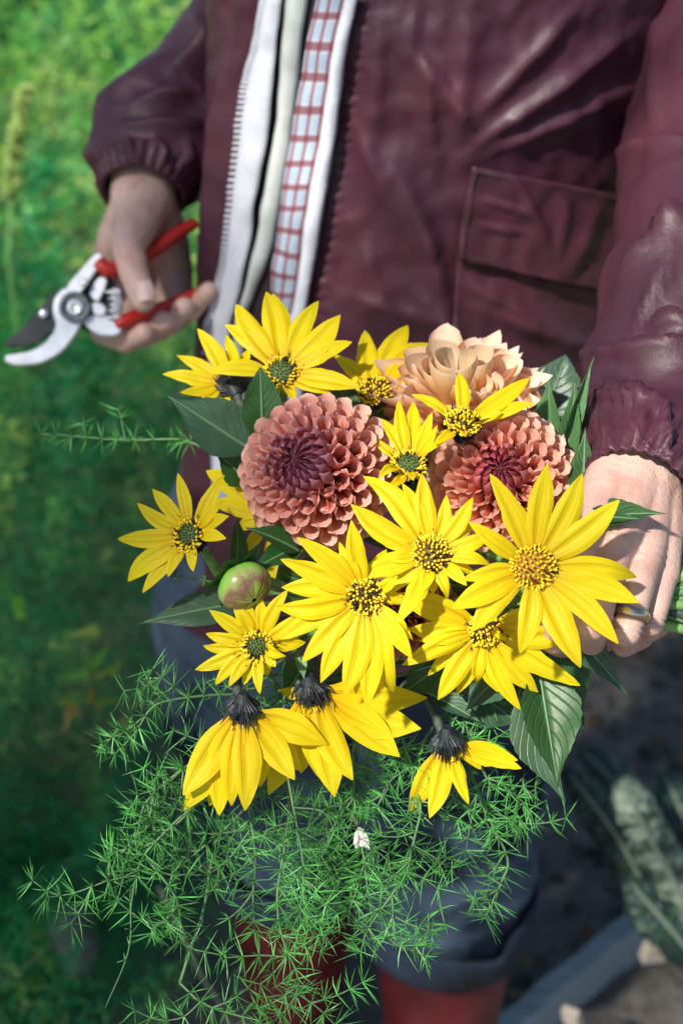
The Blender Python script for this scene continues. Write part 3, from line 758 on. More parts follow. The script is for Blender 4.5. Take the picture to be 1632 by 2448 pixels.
def creases(V, joints):
    for (pa, pb, r, dep, cnt) in joints:
        pa = np.array(P(*pa)); pb = np.array(P(*pb)); ax_ = pb - pa; ax_ /= np.linalg.norm(ax_)
        q = V - pb; sc = q @ ax_; rad = q - sc[:, None] * ax_; rl = np.linalg.norm(rad, axis=1)
        m = (np.abs(sc) < .009) & (rl < r * 1.6)
        w = np.exp(-(sc[m] / .0042) ** 2) * (.5 + .5 * np.cos(sc[m] / .009 * 2 * np.pi * cnt + rl[m] * 400))
        V[m] -= (rad[m] / (rl[m][:, None] + 1e-6)) * (w * dep)[:, None]
creases(LV, [((1444, 1400, .708), (1420, 1484, .704), .0095, .0009, 3), ((1520, 1425, .711), (1499, 1502, .7075), .0092, .0010, 3), ((1570, 1440, .721), (1557, 1484, .719), .008, .0009, 3),
             ((1500, 1200, .735), (1474, 1300, .7185), .012, .0006, 2), ((1534, 1220, .737), (1538, 1336, .722), .0115, .0007, 2)])
# right hand round the shears
mb = MB()
chain(mb, H([(350, 330, 1.20, 28), (345, 420, 1.17, 28), (342, 480, 1.155, 27)]))
chain(mb, H([(345, 485, 1.150, 23), (320, 545, 1.135, 18), (305, 590, 1.120, 13.5), (320, 650, 1.108, 12.0), (334, 690, 1.103, 11.4), (343, 718, 1.102, 9.6)]))
chain(mb, H([(330, 490, 1.16, 22), (285, 560, 1.155, 17), (262, 610, 1.16, 13)]))
chain(mb, H([(360, 490, 1.165, 23), (395, 570, 1.185, 20), (415, 650, 1.195, 17), (420, 700, 1.195, 15)]))
chain(mb, H([(335, 500, 1.175, 22), (330, 600, 1.20, 20), (320, 700, 1.205, 17)]))
chain(mb, H([(262, 610, 1.17, 13), (235, 720, 1.175, 11), (245, 795, 1.16, 10), (300, 815, 1.135, 9.6), (345, 795, 1.12, 8.2)]))
chain(mb, H([(320, 700, 1.20, 14), (290, 800, 1.185, 10.5), (330, 805, 1.15, 10), (392, 768, 1.125, 8.6)]))
chain(mb, H([(370, 720, 1.20, 13), (350, 800, 1.185, 10), (395, 782, 1.15, 9.6), (440, 735, 1.128, 8.4)]))
chain(mb, H([(415, 690, 1.20, 13), (410, 770, 1.18, 9.4), (455, 745, 1.15, 8.6), (500, 694, 1.135, 7.4)]))
RV, RF = remesh(mb, .0014, 6)
# rest of the body under the clothes, coarse
mb = MB(); sb = (8, 10)
chain(mb, [(Vector((TX, TY, .86)), .11), (Vector((TX, TY, 1.1)), .10), (Vector((TX, TY, 1.34)), .105), (Vector((TX, TY, 1.42)), .06), (Vector((TX, TY - .01, 1.53)), .05)], .4, sb)
chain(mb, [(Vector((TX - .09, TY, .86)), .085), (Vector((-.075, 1.20, .55)), .055), (Vector((-.06, 1.228, .10)), .035), (Vector((-.06, 1.15, .05)), .04)], .4, sb)
chain(mb, [(Vector((TX + .06, TY, .86)), .085), (Vector((.115, 1.13, .55)), .055), (Vector((.119, 1.133, .10)), .035), (Vector((.117, 1.05, .05)), .04)], .4, sb)
chain(mb, [(Vector((TX + .12, TY, 1.38)), .05), (P(1830, 0, 1.11), .045), (P(1755, 620, .94), .042), (P(1590, 1020, .79), .024)], .4, sb)
chain(mb, [(Vector((TX - .12, TY, 1.38)), .05), (P(650, -80, 1.25), .036), (P(480, 220, 1.21), .034), (P(345, 440, 1.165), .026)], .4, sb)
HC = Vector((TX - .01, TY - .03, 1.63))
chain(mb, [(HC + Vector((0, .01, .03)), .078), (HC + Vector((0, -.01, -.02)), .07), (HC + Vector((0, -.03, -.075)), .048)], .3, sb)
chain(mb, [(HC + Vector((0, -.085, .0)), .010), (HC + Vector((0, -.105, -.03)), .013)], .3, sb)
for sx in (-1, 1): chain(mb, [(HC + Vector((sx * .077, 0, .01)), .014), (HC + Vector((sx * .075, .0, -.025)), .011)], .3, sb)
BV, BF = remesh(mb, .009, 4)
nL, nR = len(LV), len(RV)
allV = np.concatenate([LV, RV, BV]); allF = LF + [tuple(i + nL for i in f) for f in RF] + [tuple(i + nL + nR for i in f) for f in BF]
body = mk('body', allV, allF, M['skin'], person)
mb = MB()
n = 14
V = []
for i in range(n):
    for j in range(20):
        th = i / (n - 1) * 1.75; a = 2 * math.pi * j / 20
        d = Vector((math.sin(th) * math.cos(a), math.sin(th) * math.sin(a), math.cos(th)))
        if d.y < -.3 and th > 1.0: d = d * .86
        V.append(HC + Vector((0, .018, .035)) + d * (.092 + .008 * noise.noise(d * 5)))
mk('hair', V, grid_faces(n, 20, True), M['hair'], person)
# thumb nail, ring
def nail(px, py, d, w, l, ang):
    V = []; c = P(px, py, d)
    ux = (CR * math.cos(ang) + CU * math.sin(ang)); uy = (CU * math.cos(ang) - CR * math.sin(ang))
    for i in range(6):
        for j in range(6):
            u = j / 5 * 2 - 1; v = i / 5 * 2 - 1
            V.append(c + ux * w * u * (1 - .18 * v * v) + uy * l * v - CF * (.003 - .0035 * u * u))
    mk('fingernail', V, grid_faces(6, 6), M['nail'], body)
nail(347, 696, 1.0917, .0065, .0075, R(8))
c0 = P(1508, 1468, .7095); ax = (P(1497, 1510, .7075) - P(1520, 1425, .711)).normalized()
s1 = ax.cross(CF).normalized(); s2 = ax.cross(s1).normalized(); V = []
for i in range(40):
    a = 2 * math.pi * i / 40
    rad = (s1 * math.cos(a) + s2 * math.sin(a))
    for (w, h) in ((-.0028, .0080), (-.0022, .0090), (0, .0095), (.0022, .0090), (.0028, .0080)): V.append(c0 + rad * h + ax * w)
F = []
for i in range(40):
    for j in range(5): F.append((i * 5 + j, i * 5 + (j + 1) % 5, ((i + 1) % 40) * 5 + (j + 1) % 5, ((i + 1) % 40) * 5 + j))
o = mk('ring', V, F, M['ring'], person); o['label'] = 'plain gold band on the ring finger'

# ---- jeans and boots
jeans = thing('jeans', FEET, '', ''); del jeans['label']; del jeans['category']; jeans.parent = person; jeans.location = (0, 0, 0)
LEGF = [(900, 1950, 1210, 1860, 40, .016), (940, 2080, 1240, 1960, 40, .016), (1000, 2180, 1230, 2080, 34, .014), (920, 2240, 1200, 2250, 30, .014),
        (420, 1500, 560, 1700, 40, .010), (400, 1700, 620, 1850, 40, .012), (1180, 1850, 1260, 2050, 24, .010), (560, 2080, 800, 2140, 34, .012)]
def leg(pts, rad, seed):
    pp = catmull(pts, 90)
    def disp(q, a, t):
        x, y, d = px_of(q); v = Vector((q.x * 9, q.y * 9, q.z * 13 + seed))
        f = ridge(x, y, LEGF) if q.y < lerp_list(pp, t).y + .03 else 0
        return f + .010 * (1 - abs(noise.noise(v)) * 2) * (.3 + .7 * t) + .004 * noise.noise(v * 2.6)
    V, F, UV = tube_vf(pp, rad, 72, disp=disp, cap=False); o = mk('leg', V, F, M['denim'], jeans, UV)
    # turned-up cuff
    cp = pp[-9:]; k = len(V) // 72
    VV = []
    ring = [(V[(k - 9) * 72 + j]) for j in range(72)]
    c = pp[-1]
    for g in range(7):
        tt = g / 6
        for j in range(72):
            a = V[(k - 12) * 72 + j].lerp(V[(k - 1) * 72 + j], tt); cc = pp[-12].lerp(pp[-1], tt)
            VV.append(a + (a - cc).normalized() * (.005 + .003 * noise.noise(Vector((j * .25, g * .6, seed)))) - Vector((0, 0, .004)))
    oo = mk('turn_up', VV, grid_faces(7, 72, True), M['denim_inside'], jeans)
    s_ = oo.modifiers.new('t', 'SOLIDIFY'); s_.thickness = .004
leg([(-.03, 1.16, .98), (-.075, 1.16, .80), (-.085, 1.19, .60), (-.068, 1.215, .46), (-.060, 1.225, .345)], [.098, .106, .097, .084, .085], 2)
leg([(.15, 1.15, .98), (.115, 1.13, .80), (.118, 1.12, .60), (.118, 1.125, .46), (.119, 1.13, .350)], [.098, .106, .097, .086, .087], 6)
# hips
mb = MB().tube([Vector((TX, TY, z)) for z in (.78, .84, .9, .96, 1.0)], [.15, .165, .17, .17, .165], 40, squash=.72); mb.build('seat', M['denim'], jeans)
def boot(x, y, seed):
    pts = [Vector((x, y, .45)), Vector((x, y, .30)), Vector((x, y + .004, .18)), Vector((x, y + .005, .09))]
    pp = catmull(pts, 20)
    V, F, UV = tube_vf(pp, [.078, .076, .068, .062], 40, disp=lambda q, a, t: .003 * noise.noise(q * 22 + Vector((0, 0, seed))), cap=False)
    b = MB().add(V, F, UV)
    fp = catmull([Vector((x, y + .05, .055)), Vector((x, y, .062)), Vector((x - .004, y - .09, .050)), Vector((x - .006, y - .17, .035)), Vector((x - .006, y - .20, .03))], 22)
    b.add(*tube_vf(fp, [.042, .050, .048, .046, .02], 28, squash=[1, 1.0, .9, .7, .5], disp=lambda q, a, t: 0))
    o = b.build('boot', M['rubber'], person)
    V = []
    for z in (0, .018):
        for i in range(30):
            a = 2 * math.pi * i / 30; V.append((x - .003 + .05 * math.cos(a) * (1 - .12 * math.sin(a)), y - .07 + .135 * math.sin(a), z))
    mk('sole', V, [tuple(range(29, -1, -1)), tuple(range(30, 60))] + [(i, (i + 1) % 30, 30 + (i + 1) % 30, 30 + i) for i in range(30)], simple('boot_sole', (.02, .015, .015), .8), o, smooth=False)
boot(-.060, 1.225, 1); boot(.119, 1.13, 5)

# ================================================================== SHEARS
shears = thing('pruning_shears', P(180, 735, 1.115), 'open pruning shears with steel hook, dark blade and red grips in the right hand', 'pruning shears')
def plate(name, poly, d0, th, mat, parent, tilt=0.0, bevel=.0012):
    """outline in the tool's plane, thickened, with a chamfer"""
    c = Vector((sum(p[0] for p in poly) / len(poly), sum(p[1] for p in poly) / len(poly), 0)); n = len(poly); V = []
    pt = lambda x, y, z: P(x, y, d0 + tilt * (x - 180)) + CF * z
    px_mm = FP / d0 / 1000
    for (z, ins) in ((0, bevel), (bevel, 0), (th - bevel, 0), (th, bevel)):
        for (x, y) in poly:
            q = Vector((x, y, 0)); q = q + (c - q).normalized() * ins * 1000 * px_mm; V.append(pt(q.x, q.y, z))
    F = [tuple(range(n))] + [tuple(3 * n + i for i in range(n - 1, -1, -1))]
    for k in range(3):
        for i in range(n): F.append((k * n + i, (k + 1) * n + i, (k + 1) * n + (i + 1) % n, k * n + (i + 1) % n))
    return mk(name, V, F, mat, parent, smooth=False)
def smooth_poly(l, n=4):
    q = [Vector((x, y, 0)) for x, y in l]; m = len(q); out = []
    for i in range(m):
        a, b, c, d = q[(i - 1) % m], q[i], q[(i + 1) % m], q[(i + 2) % m]
        for k in range(n):
            u = k / n; p = .5 * ((2 * b) + (c - a) * u + (2 * a - 5 * b + 4 * c - d) * u * u + (3 * b - a - 3 * c + d) * u ** 3); out.append((p.x, p.y))
    return out
plate('cutting_blade', smooth_poly([(9, 823), (46, 790), (89, 742), (128, 702), (165, 690), (190, 730), (160, 770), (118, 800), (89, 819), (50, 829)]), 1.118, .003, M['steel_dark'], shears)
plate('hook_blade', smooth_poly([(157, 687), (132, 712), (129, 745), (137, 775), (120, 812), (82, 838), (40, 848), (14, 851), (13, 864), (36, 873), (75, 872), (105, 865), (143, 844), (172, 812), (190, 780), (205, 740), (190, 700)]), 1.110, .006, M['steel'], shears)
plate('upper_shank', smooth_poly([(158, 690), (196, 640), (231, 604), (246, 616), (226, 652), (196, 694), (182, 708)], 3), 1.1085, .007, M['steel'], shears)
plate('lower_shank', smooth_poly([(196, 762), (226, 752), (262, 754), (291, 750), (287, 796), (252, 803), (222, 794)], 3), 1.112, .007, M['steel'], shears)
plate('backing_plate', smooth_poly([(150, 705), (205, 655), (240, 640), (268, 668), (290, 712), (284, 758), (235, 790), (190, 780)], 3), 1.1205, .004, M['steel_dark'], shears)
plate('inner_cheek', smooth_poly([(214, 700), (236, 662), (256, 668), (246, 700), (232, 722)], 3), 1.1125, .005, M['steel'], shears)
plate('inner_cheek', smooth_poly([(262, 694), (284, 688), (291, 712), (286, 742), (266, 738), (270, 716)], 3), 1.1130, .005, M['steel'], shears)
plate('safety_catch', smooth_poly([(216, 728), (238, 722), (254, 738), (246, 756), (226, 752)], 3), 1.1095, .004, M['steel'], shears)
def disc(name, x, y, d, prof, mat, parent, seg=32):
    V = []; c = P(x, y, d)
    for (r, z) in prof:
        for j in range(seg): a = 2 * math.pi * j / seg; V.append(c + CR * r * math.cos(a) + CU * r * math.sin(a) - CF * z)
    n = len(prof); return mk(name, V, grid_faces(n, seg, True) + [tuple((n - 1) * seg + j for j in range(seg))], mat, parent)
pv = disc('pivot_nut', 180, 735, 1.1085, [(.0122, 0), (.0122, .003), (.0112, .0038), (.0098, .0036), (.0092, .0022), (.006, .0022)], M['steel_grey'], shears)
disc('pivot_bolt', 180, 735, 1.1065, [(.0062, 0), (.0058, .0022), (.0035, .0028), (.0030, .0012), (.001, .0012)], M['steel'], pv, 20)
disc('stop_bolt', 105, 750, 1.116, [(.0035, 0), (.0035, .002), (.002, .003)], M['steel'], shears, 14)
disc('stop_bolt', 203, 676, 1.1065, [(.003, 0), (.003, .002), (.0015, .003)], M['steel'], shears, 14)
pts = []
for i in range(60):
    t = i / 59; a = t * 2 * math.pi * 5; c = P(262 + 18 * math.sin(t * 3.1), 690 + 75 * t, 1.112); pts.append(c + CR * .005 * math.cos(a) + CF * .005 * math.sin(a))
MB().tube(pts, .0011, 6).build('spring', M['steel'], shears)
def grip(pts, rad, nm='grip'):
    pp = catmull([P(*p) for p in pts], 24); return MB().tube(pp, rad, 18, squash=.72).build(nm, M['red_grip'], shears)
grip([(238, 628, 1.113), (262, 645, 1.113), (310, 632, 1.124), (370, 595, 1.14), (420, 560, 1.148), (466, 533, 1.155)], [.008, .0085, .0085, .008, .0075, .006])
grip([(280, 776, 1.118), (300, 768, 1.118), (350, 748, 1.125), (400, 733, 1.135), (460, 708, 1.145), (512, 684, 1.15)], [.008, .0085, .008, .0075, .0072, .0055])

# ================================================================== BOUQUET
GRIP = [P(1380, 1440, .745), P(1480, 1440, .738), P(1575, 1428, .737), P(1680, 1432, .742)]
def flower_stem(mb_or_none, start, way, k, r0=.0028):
    a = 2 * math.pi * ((k * .618) % 1); rr = .011 * math.sqrt((k % 9 + .5) / 9)
    off = CU * rr * math.cos(a) * 1.25 + CF * rr * math.sin(a) * .8
    endo = CU * rr * math.cos(a) * 2.1 + CF * rr * math.sin(a) * 1.4
    return catmull([start] + way + [GRIP[0] + off * 1.4, GRIP[1] + off, GRIP[2] + off, GRIP[3] + endo + CR * random.uniform(-.006, .02)], 40)

def petal_geo(base, tip, nrm, w, bend, twist=0.0, curl=0.0, cup=.18, rows=13, cols=9, notch=0):
    ax = tip - base; L = ax.length; axn = ax / L
    n0 = (nrm - axn * nrm.dot(axn)).normalized(); s0 = axn.cross(n0).normalized()
    ctl = base + ax * .48 + n0 * bend * L
    pw = random.uniform(.85, 1.25); tipn = random.uniform(.85, 1.1)
    prof = [.34, .50, .66, .82, .94, 1.0, 1.0, .96 * tipn, .88 * tipn, .75 * tipn, .56 * tipn, .33, .04]
    V = []; UV = []; ph = random.uniform(-.3, .3); lat = random.uniform(-.07, .07); odd = random.random() < .14; tcurl = random.uniform(.25, .7) if odd else 0
    for i in range(rows):
        t = i / (rows - 1)
        c = base * (1 - t) ** 2 + ctl * 2 * t * (1 - t) + tip * t * t
        tg = ((ctl - base) * 2 * (1 - t) + (tip - ctl) * 2 * t).normalized()
        nn = (n0 - tg * n0.dot(tg)).normalized()
        q = Matrix.Rotation(twist * t * t, 3, tg); nn = q @ nn; ss = tg.cross(nn).normalized()
        hw = w * .5 * lerp_list(prof, t)
        c = c - nn * (curl + tcurl) * L * max(0, t - .55) ** 2 * 2.2 + ss * lat * L * math.sin(math.pi * t)
        for j in range(cols):
            u = j / (cols - 1) * 2 - 1
            z = cup * hw * (abs(u) ** 1.8) * (1.1 - t * .5) - .16 * hw * math.cos(u * math.pi * 2.0 + ph) * min(1, 2.2 - 2.2 * t) + .0006 * noise.noise(Vector((t * 5 + ph * 20, u * 2, ph * 40)))
            eu = .05 * hw * noise.noise(Vector((t * 9, u, ph * 70)))
            V.append(c + ss * (hw * u + eu * abs(u)) + nn * z); UV.append((j / (cols - 1), t))
    return V, grid_faces(rows, cols), UV

FL = []
def yellow(c, n, tips, label, disc_r=.0085, style='mixed', way=None, wid=1.0, pn=None, k=None, rise=.10, open_r=.62, fill=False):
    """c = centre px,py,depth; n = facing (camera terms); tips = px,py[,depth offset mm[,bend[,width factor[,twist]]]]"""
    k = len(FL); C = P(*c); N = cv(*n)
    t = thing('yellow_daisy', C, label, 'flower', 'yellow daisies in the bouquet'); FL.append(t)
    Np = cv(*pn) if pn else N
    if fill:
        an = sorted((math.atan2(q[1] - c[1], q[0] - c[0]), math.hypot(q[0] - c[0], q[1] - c[1])) for q in tips); extra = []
        for (a, la), (b, lb) in zip(an, an[1:] + [(an[0][0] + 2 * math.pi, an[0][1])]):
            if b - a > R(31):
                l = (la + lb) / 2 * random.uniform(.80, .98); m_ = (a + b) / 2 + random.uniform(-.06, .06)
                extra.append((c[0] + l * math.cos(m_), c[1] + l * math.sin(m_), 3.5 + random.uniform(0, 3)))
        tips = list(tips) + extra
    for i, tp in enumerate(tips):
        px, py = tp[:2]; dd = tp[2] if len(tp) > 2 else None; bend = tp[3] if len(tp) > 3 else random.uniform(.04, .13)
        wf = (tp[4] if len(tp) > 4 else 1.0) * wid; tw = tp[5] if len(tp) > 5 else random.uniform(-.25, .25)
        if dd is None:
            ray = (P(px, py, 1) - CP); L0 = math.hypot(px - c[0], py - c[1]) * c[2] / FP
            r = rise * L0 + random.uniform(-.003, .003)
            den = ray.dot(N); d = ((C - CP).dot(N) + r) / den if abs(den) > .2 else c[2]
            d = max(c[2] - .75 * L0, min(c[2] + .75 * L0, d))
        else: d = c[2] + dd * .001
        T = P(px, py, d); ax = (T - C); L = ax.length
        rad = (ax - N * ax.dot(N)).normalized() if (ax - N * ax.dot(N)).length > 1e-5 else CR
        B = C + rad * disc_r * open_r - N * .0012
        m = Np + rad * .0
        w = max(.0068, min(.0132, .255 * L)) * wf * random.uniform(.9, 1.1)
        V, F, UV = petal_geo(B, T, m, w, bend * (1 if pn is None else -1), tw, random.uniform(-.06, .10), random.uniform(.10, .32))
        mk('petal', V, F, M['petal'], t, UV)
    # disc
    ux = N.cross(Vector((.3, .2, .9))).normalized(); uy = N.cross(ux).normalized(); V = []
    rows = 7; seg = 24
    for i in range(rows):
        th = (i / (rows - 1)) * math.pi * .5
        for j in range(seg):
            a = 2 * math.pi * j / seg
            V.append(C + (ux * math.cos(a) + uy * math.sin(a)) * disc_r * math.sin(th + .02) * .98 + N * (disc_r * .55 * math.cos(th) - .0012))
    dsk = mk('disc', V, grid_faces(rows, seg, True), M[{'green': 'disc_green', 'yellow': 'disc_gold'}.get(style, 'disc_dark')], t)
    fy = MB(); fd = MB(); fg = MB(); nf = 120
    for i in range(nf):
        q = math.sqrt((i + .5) / nf); a = i * 2.39996
        th = q * math.pi * .5
        p = C + (ux * math.cos(a) + uy * math.sin(a)) * disc_r * math.sin(th) + N * (disc_r * .55 * math.cos(th) - .001)
        dr = (N * (1.15 - q * .75) + (ux * math.cos(a) + uy * math.sin(a)) * q * .8 + Vector((random.uniform(-.25, .25), random.uniform(-.25, .25), random.uniform(-.25, .25)))).normalized()
        if style == 'green':
            if q < .50: fg.tube([p, p + dr * .0014], [.0005, .0003], 5); continue
            tgt = fy if random.random() < .74 else fd
        elif style == 'yellow': tgt = fy if random.random() < .93 else fd
        else: tgt = fy if random.random() < .80 else fd
        if style == 'back' and q > .7: continue
        h = random.uniform(.0016, .0032)
        tgt.tube([p - dr * .0005, p + dr * h * .6, p + dr * h], [.00045, .00058, .00064], 5)
        if tgt is fy and random.random() < .8:
            e = p + dr * h; f2 = (dr.cross(N) + Vector((random.uniform(-1, 1), random.uniform(-1, 1), random.uniform(-1, 1))) * .5).normalized()
            fy.tube([e - f2 * .0008, e, e + f2 * .0008 + dr * .0003], [.0003, .00055, .0003], 4)
    for b_, m_, nm in ((fy, 'floret', 'florets'), (fd, 'floret_dark', 'anthers'), (fg, 'disc_green', 'florets')):
        if b_.v: b_.build(nm, M[m_], dsk, kind='stuff')
    # bracts behind the head
    cb = MB(); Cc = C - N * .004
    for i in range(52):
        a = i * 2.39996; rd = ux * math.cos(a) + uy * math.sin(a); q = (i % 13) / 13
        b0 = Cc - N * (.008 - .003 * q) + rd * .0028; p1 = Cc - N * (.003 - .004 * q) + rd * (.0072 + random.uniform(-.0006, .0010))
        p2 = Cc + N * random.uniform(.000, .010) + rd * random.uniform(.0080, .0140); sw = N.cross(rd).normalized() * random.uniform(.0006, .0011)
        hu = rd * .0011
        cb.add([b0 - sw * .8, b0 + sw * .8, p1 - sw, p1 + hu, p1 + sw, p2], [(0, 1, 4, 3, 2), (2, 3, 5), (3, 4, 5)])
    cb.tube([Cc - N * .010, Cc - N * .006, Cc, Cc + N * .003], [.0025, .0046, .0064, .0062], 14)
    cb.build('calyx', M['bract'], t, False)
    pts = flower_stem(None, Cc - N * .007, [P(*w_) for w_ in way] if way else [Cc - N * .03 + CF * .012], k)
    sm = MB().tube(pts, [.0025, .0026, .0027, .0028], 9).build('stem', M['stem_dark'] if style == 'back' else M['stem_light'], t)
    # hairs on the first centimetres of the stem
    hb = MB()
    for i in range(70):
        q = pts[random.randint(0, 7)]; a = random.uniform(0, 6.3); rd = (ux * math.cos(a) + uy * math.sin(a))
        p0 = q + rd * .0022 + Vector((random.uniform(-1, 1), random.uniform(-1, 1), random.uniform(-1, 1))) * .0012
        hb.add([p0, p0 + N * .0002, p0 + rd * .0018], [(0, 1, 2)])
    hb.build('stem_hairs', M['stem_dark'], sm, kind='stuff')
    return t

yellow((1275, 1357, .683), (0, .08, 1), [(1170, 1133), (1307, 1107), (1391, 1131), (1479, 1196), (1121, 1247), (1533, 1374), (1526, 1441), (1477, 1539), (1388, 1595), (1242, 1564, None, .2), (1126, 1511), (1077, 1455), (1105, 1385)],
       'largest bright yellow daisy with golden centre, lying over the left hand knuckles', .0092, 'yellow', way=[(1290, 1400, .72)])
yellow((1032, 1325, .704), (-.05, .28, .95), [(871, 1127), (1008, 1133), (1130, 1189), (838, 1207), (1175, 1274), (905, 1330), (829, 1386), (947, 1490), (1005, 1420), (1075, 1430), (1172, 1340), (880, 1262, None, .1, .9), (1115, 1400)],
       'deep yellow daisy with dark-flecked centre just below the two salmon dahlias', .0080, 'mixed', way=[(1080, 1350, .745)], fill=True)
yellow((874, 1428, .702), (-.08, -.12, 1), [(840, 1245), (806, 1300), (710, 1284), (671, 1337), (656, 1460), (671, 1528), (721, 1584), (766, 1632), (822, 1666), (876, 1690), (934, 1671), (985, 1575), (950, 1375, -8), (985, 1530), (735, 1490, 4), (850, 1660, 3), (905, 1660, 4)],
       'many-petalled yellow daisy with dark brown centre hanging beside the green bud', .0076, 'mixed', way=[(930, 1440, .75)], fill=True)
yellow((1157, 1506, .718), (.02, -.18, .97), [(945, 1419), (961, 1591), (1046, 1674), (1242, 1696), (1385, 1636), (1376, 1515), (1188, 1653, 8), (1177, 1595, 10), (1208, 1530, -18, .2, .8), (1001, 1532, -4, .15, 1, .8), (1331, 1461), (1090, 1660, 8), (975, 1505)],
       'yellow daisy tucked half under the largest daisy, petals reaching over dark leaves', .0070, 'mixed', way=[(1230, 1500, .75)], fill=True)
yellow((616, 1544, .722), (-.12, -.08, 1), [(501, 1458), (486, 1517), (467, 1601), (514, 1638), (547, 1641), (620, 1659, -6), (558, 1444), (593, 1436), (624, 1430), (687, 1410), (725, 1462), (683, 1569, -14, .3, 1, .9), (658, 1594, -4), (731, 1535, 4)],
       'small yellow daisy with greenish eye just below the round green bud', .0064, 'green', way=[(680, 1530, .75), (900, 1500, .775)], wid=1.05, fill=True)
yellow((453, 1278, .742), (-.40, .22, .9), [(427, 1132), (528, 1129), (365, 1169), (329, 1203), (528, 1194), (547, 1234, -14), (539, 1287, -15), (279, 1287), (289, 1385), (338, 1416), (401, 1379), (461, 1366, -8)],
       'lone yellow daisy with green eye sticking out away from the bouquet', .0070, 'green', way=[(500, 1335, .765), (560, 1390, .775), (800, 1420, .79)], wid=1.0)
yellow((977, 1112, .742), (.05, .55, .8), [(953, 956), (987, 962), (910, 997), (1032, 985, -3), (1046, 1017, -6), (884, 1043), (905, 1140, -20, .25), (987, 1150, -22, .2), (925, 1172, -20), (1010, 1140, -18)],
       'yellow daisy with green eye squeezed between the two salmon dahlias', .0074, 'green', way=[(1000, 1200, .785)], wid=.85)
yellow((1105, 1010, .748), (.08, .62, .75), [(1095, 887), (985, 940), (1265, 905), (1277, 962), (1038, 1062, -14), (1020, 1082, -14), (1149, 974, -14, .1, .8), (1111, 1041, -16, .1, .8), (1062, 970), (1200, 985, -2)],
       'yellow daisy lying across the pale peach dahlia', .0075, 'mixed', way=[(1150, 1120, .80)], wid=.95)
yellow((673, 890, .782), (.0, .42, .9), [(637, 696), (653, 698), (760, 721), (564, 727), (538, 775), (813, 755), (841, 818), (501, 888), (860, 929), (791, 941), (590, 957), (705, 955), (640, 960)],
       'wide yellow daisy standing upright against the zip of the jacket', .0080, 'green', way=[(700, 1000, .82), (900, 1250, .82)], wid=1.12)
yellow((548, 912, .800), (-.35, .55, -.6), [(471, 783, 10), (540, 800, 14), (423, 850, 2), (392, 886, -4), (431, 937, -12), (540, 992, -14), (600, 830, 14), (480, 975, -16)],
       'yellow daisy seen from behind with dark calyx, above the big grey-green leaf', .0080, 'back', way=[(575, 968, .79), (612, 1040, .79), (800, 1250, .81)], pn=(-.15, .3, .9))
yellow((896, 935, .797), (.0, .62, .75), [(872, 789), (973, 771), (1030, 816), (799, 850), (835, 905), (1000, 900, 6), (870, 965)],
       'yellow daisy rising behind the pale peach dahlia', .0080, 'mixed', way=[(930, 1020, .83), (1100, 1250, .82)], wid=1.15)
yellow((650, 1235, .780), (-.45, .2, .87), [(491, 1125), (505, 1200), (562, 1052), (575, 1330), (650, 1400), (600, 1290), (700, 1120), (560, 1265)],
       'yellow daisy mostly hidden behind the plum-centred dahlia', .0080, 'mixed', way=[(800, 1330, .80)], wid=1.15)
yellow((580, 1712, .728), (-.05, -.85, -.40), [(438, 1901, -2), (440, 1938, 6), (500, 1930, 12), (522, 1950, 4), (587, 1938, -10), (703, 1863, -8), (774, 1779, -4), (721, 1843, 12), (623, 1883, 14), (545, 1925, -6)],
       'drooping yellow daisy nodding face down, long calyx, above the feathery sprays', .0075, 'back', way=[(566, 1630, .740), (600, 1500, .765), (900, 1480, .785)], wid=1.35, pn=(0, .2, 1))
yellow((748, 1668, .738), (.15, -.8, -.40), [(842, 1865, -8), (800, 1905, -6), (954, 1809, -2), (1005, 1743, 2), (1021, 1672, 4), (974, 1656, 12), (641, 1901, 12), (665, 1650, 2, .4, .8, 1.2), (720, 1850, 8), (770, 1870, -2)],
       'drooping yellow daisy with petals flung sideways, under the many-petalled daisy', .0080, 'back', way=[(752, 1600, .752), (800, 1500, .78)], wid=1.30, pn=(0, .2, 1))
yellow((1072, 1790, .752), (.1, -.8, -.40), [(1245, 1837, -2), (1206, 1799, 6), (1236, 1818, 2), (1119, 1923, -6), (1056, 1914, -2), (1026, 1956, -4), (979, 1949, 4), (1000, 1900, 6), (1150, 1840, 2)],
       'small drooping yellow daisy hanging in front of the jeans knee', .0070, 'back', way=[(1063, 1762, .755), (1030, 1690, .762), (1005, 1620, .775), (1150, 1520, .77)], wid=1.05, pn=(0, .2, 1))

# ---------------- dahlias
def dahlia_petal_mesh(name, A0, A1, L, lip, flare, mat, rows=7, cols=9, rb=.28, point=.0, tipz=.07):
    V = []; UV = []
    for i in range(rows):
        t = i / (rows - 1)
        for j in range(cols):
            u = j / (cols - 1) * 2 - 1; A_ = A0 + (A1 - A0) * t; a = u * A_
            r = rb + (1 - rb) * (t ** .75); r *= (1 - .28 * max(0, t - .75) * 4 * (.4 + point))
            z = L * t * (1 - lip * abs(u) ** 1.7 * (.35 + .65 * t))
            y = -r * math.cos(a) * .92 - flare * t * t * (1 - u * u)
            z += tipz * math.exp(-(u / .3) ** 2) * t ** 4
            V.append((r * math.sin(a), y, z)); UV.append((j / (cols - 1), t))
    me = bpy.data.meshes.new(name); me.from_pydata(V, [], grid_faces(rows, cols)); me.update()
    l = me.uv_layers.new(name='UVMap')
    for lp in me.loops: l.data[lp.index].uv = UV[lp.vertex_index]
    for p in me.polygons: p.use_smooth = True
    me.materials.append(mat); return me
def ramp3(stops, x):
    for (a, ca), (b, cb) in zip(stops, stops[1:]):
        if x <= b: t = (x - a) / (b - a); return [ca[i] + (cb[i] - ca[i]) * t for i in range(3)]
    return list(stops[-1][1])
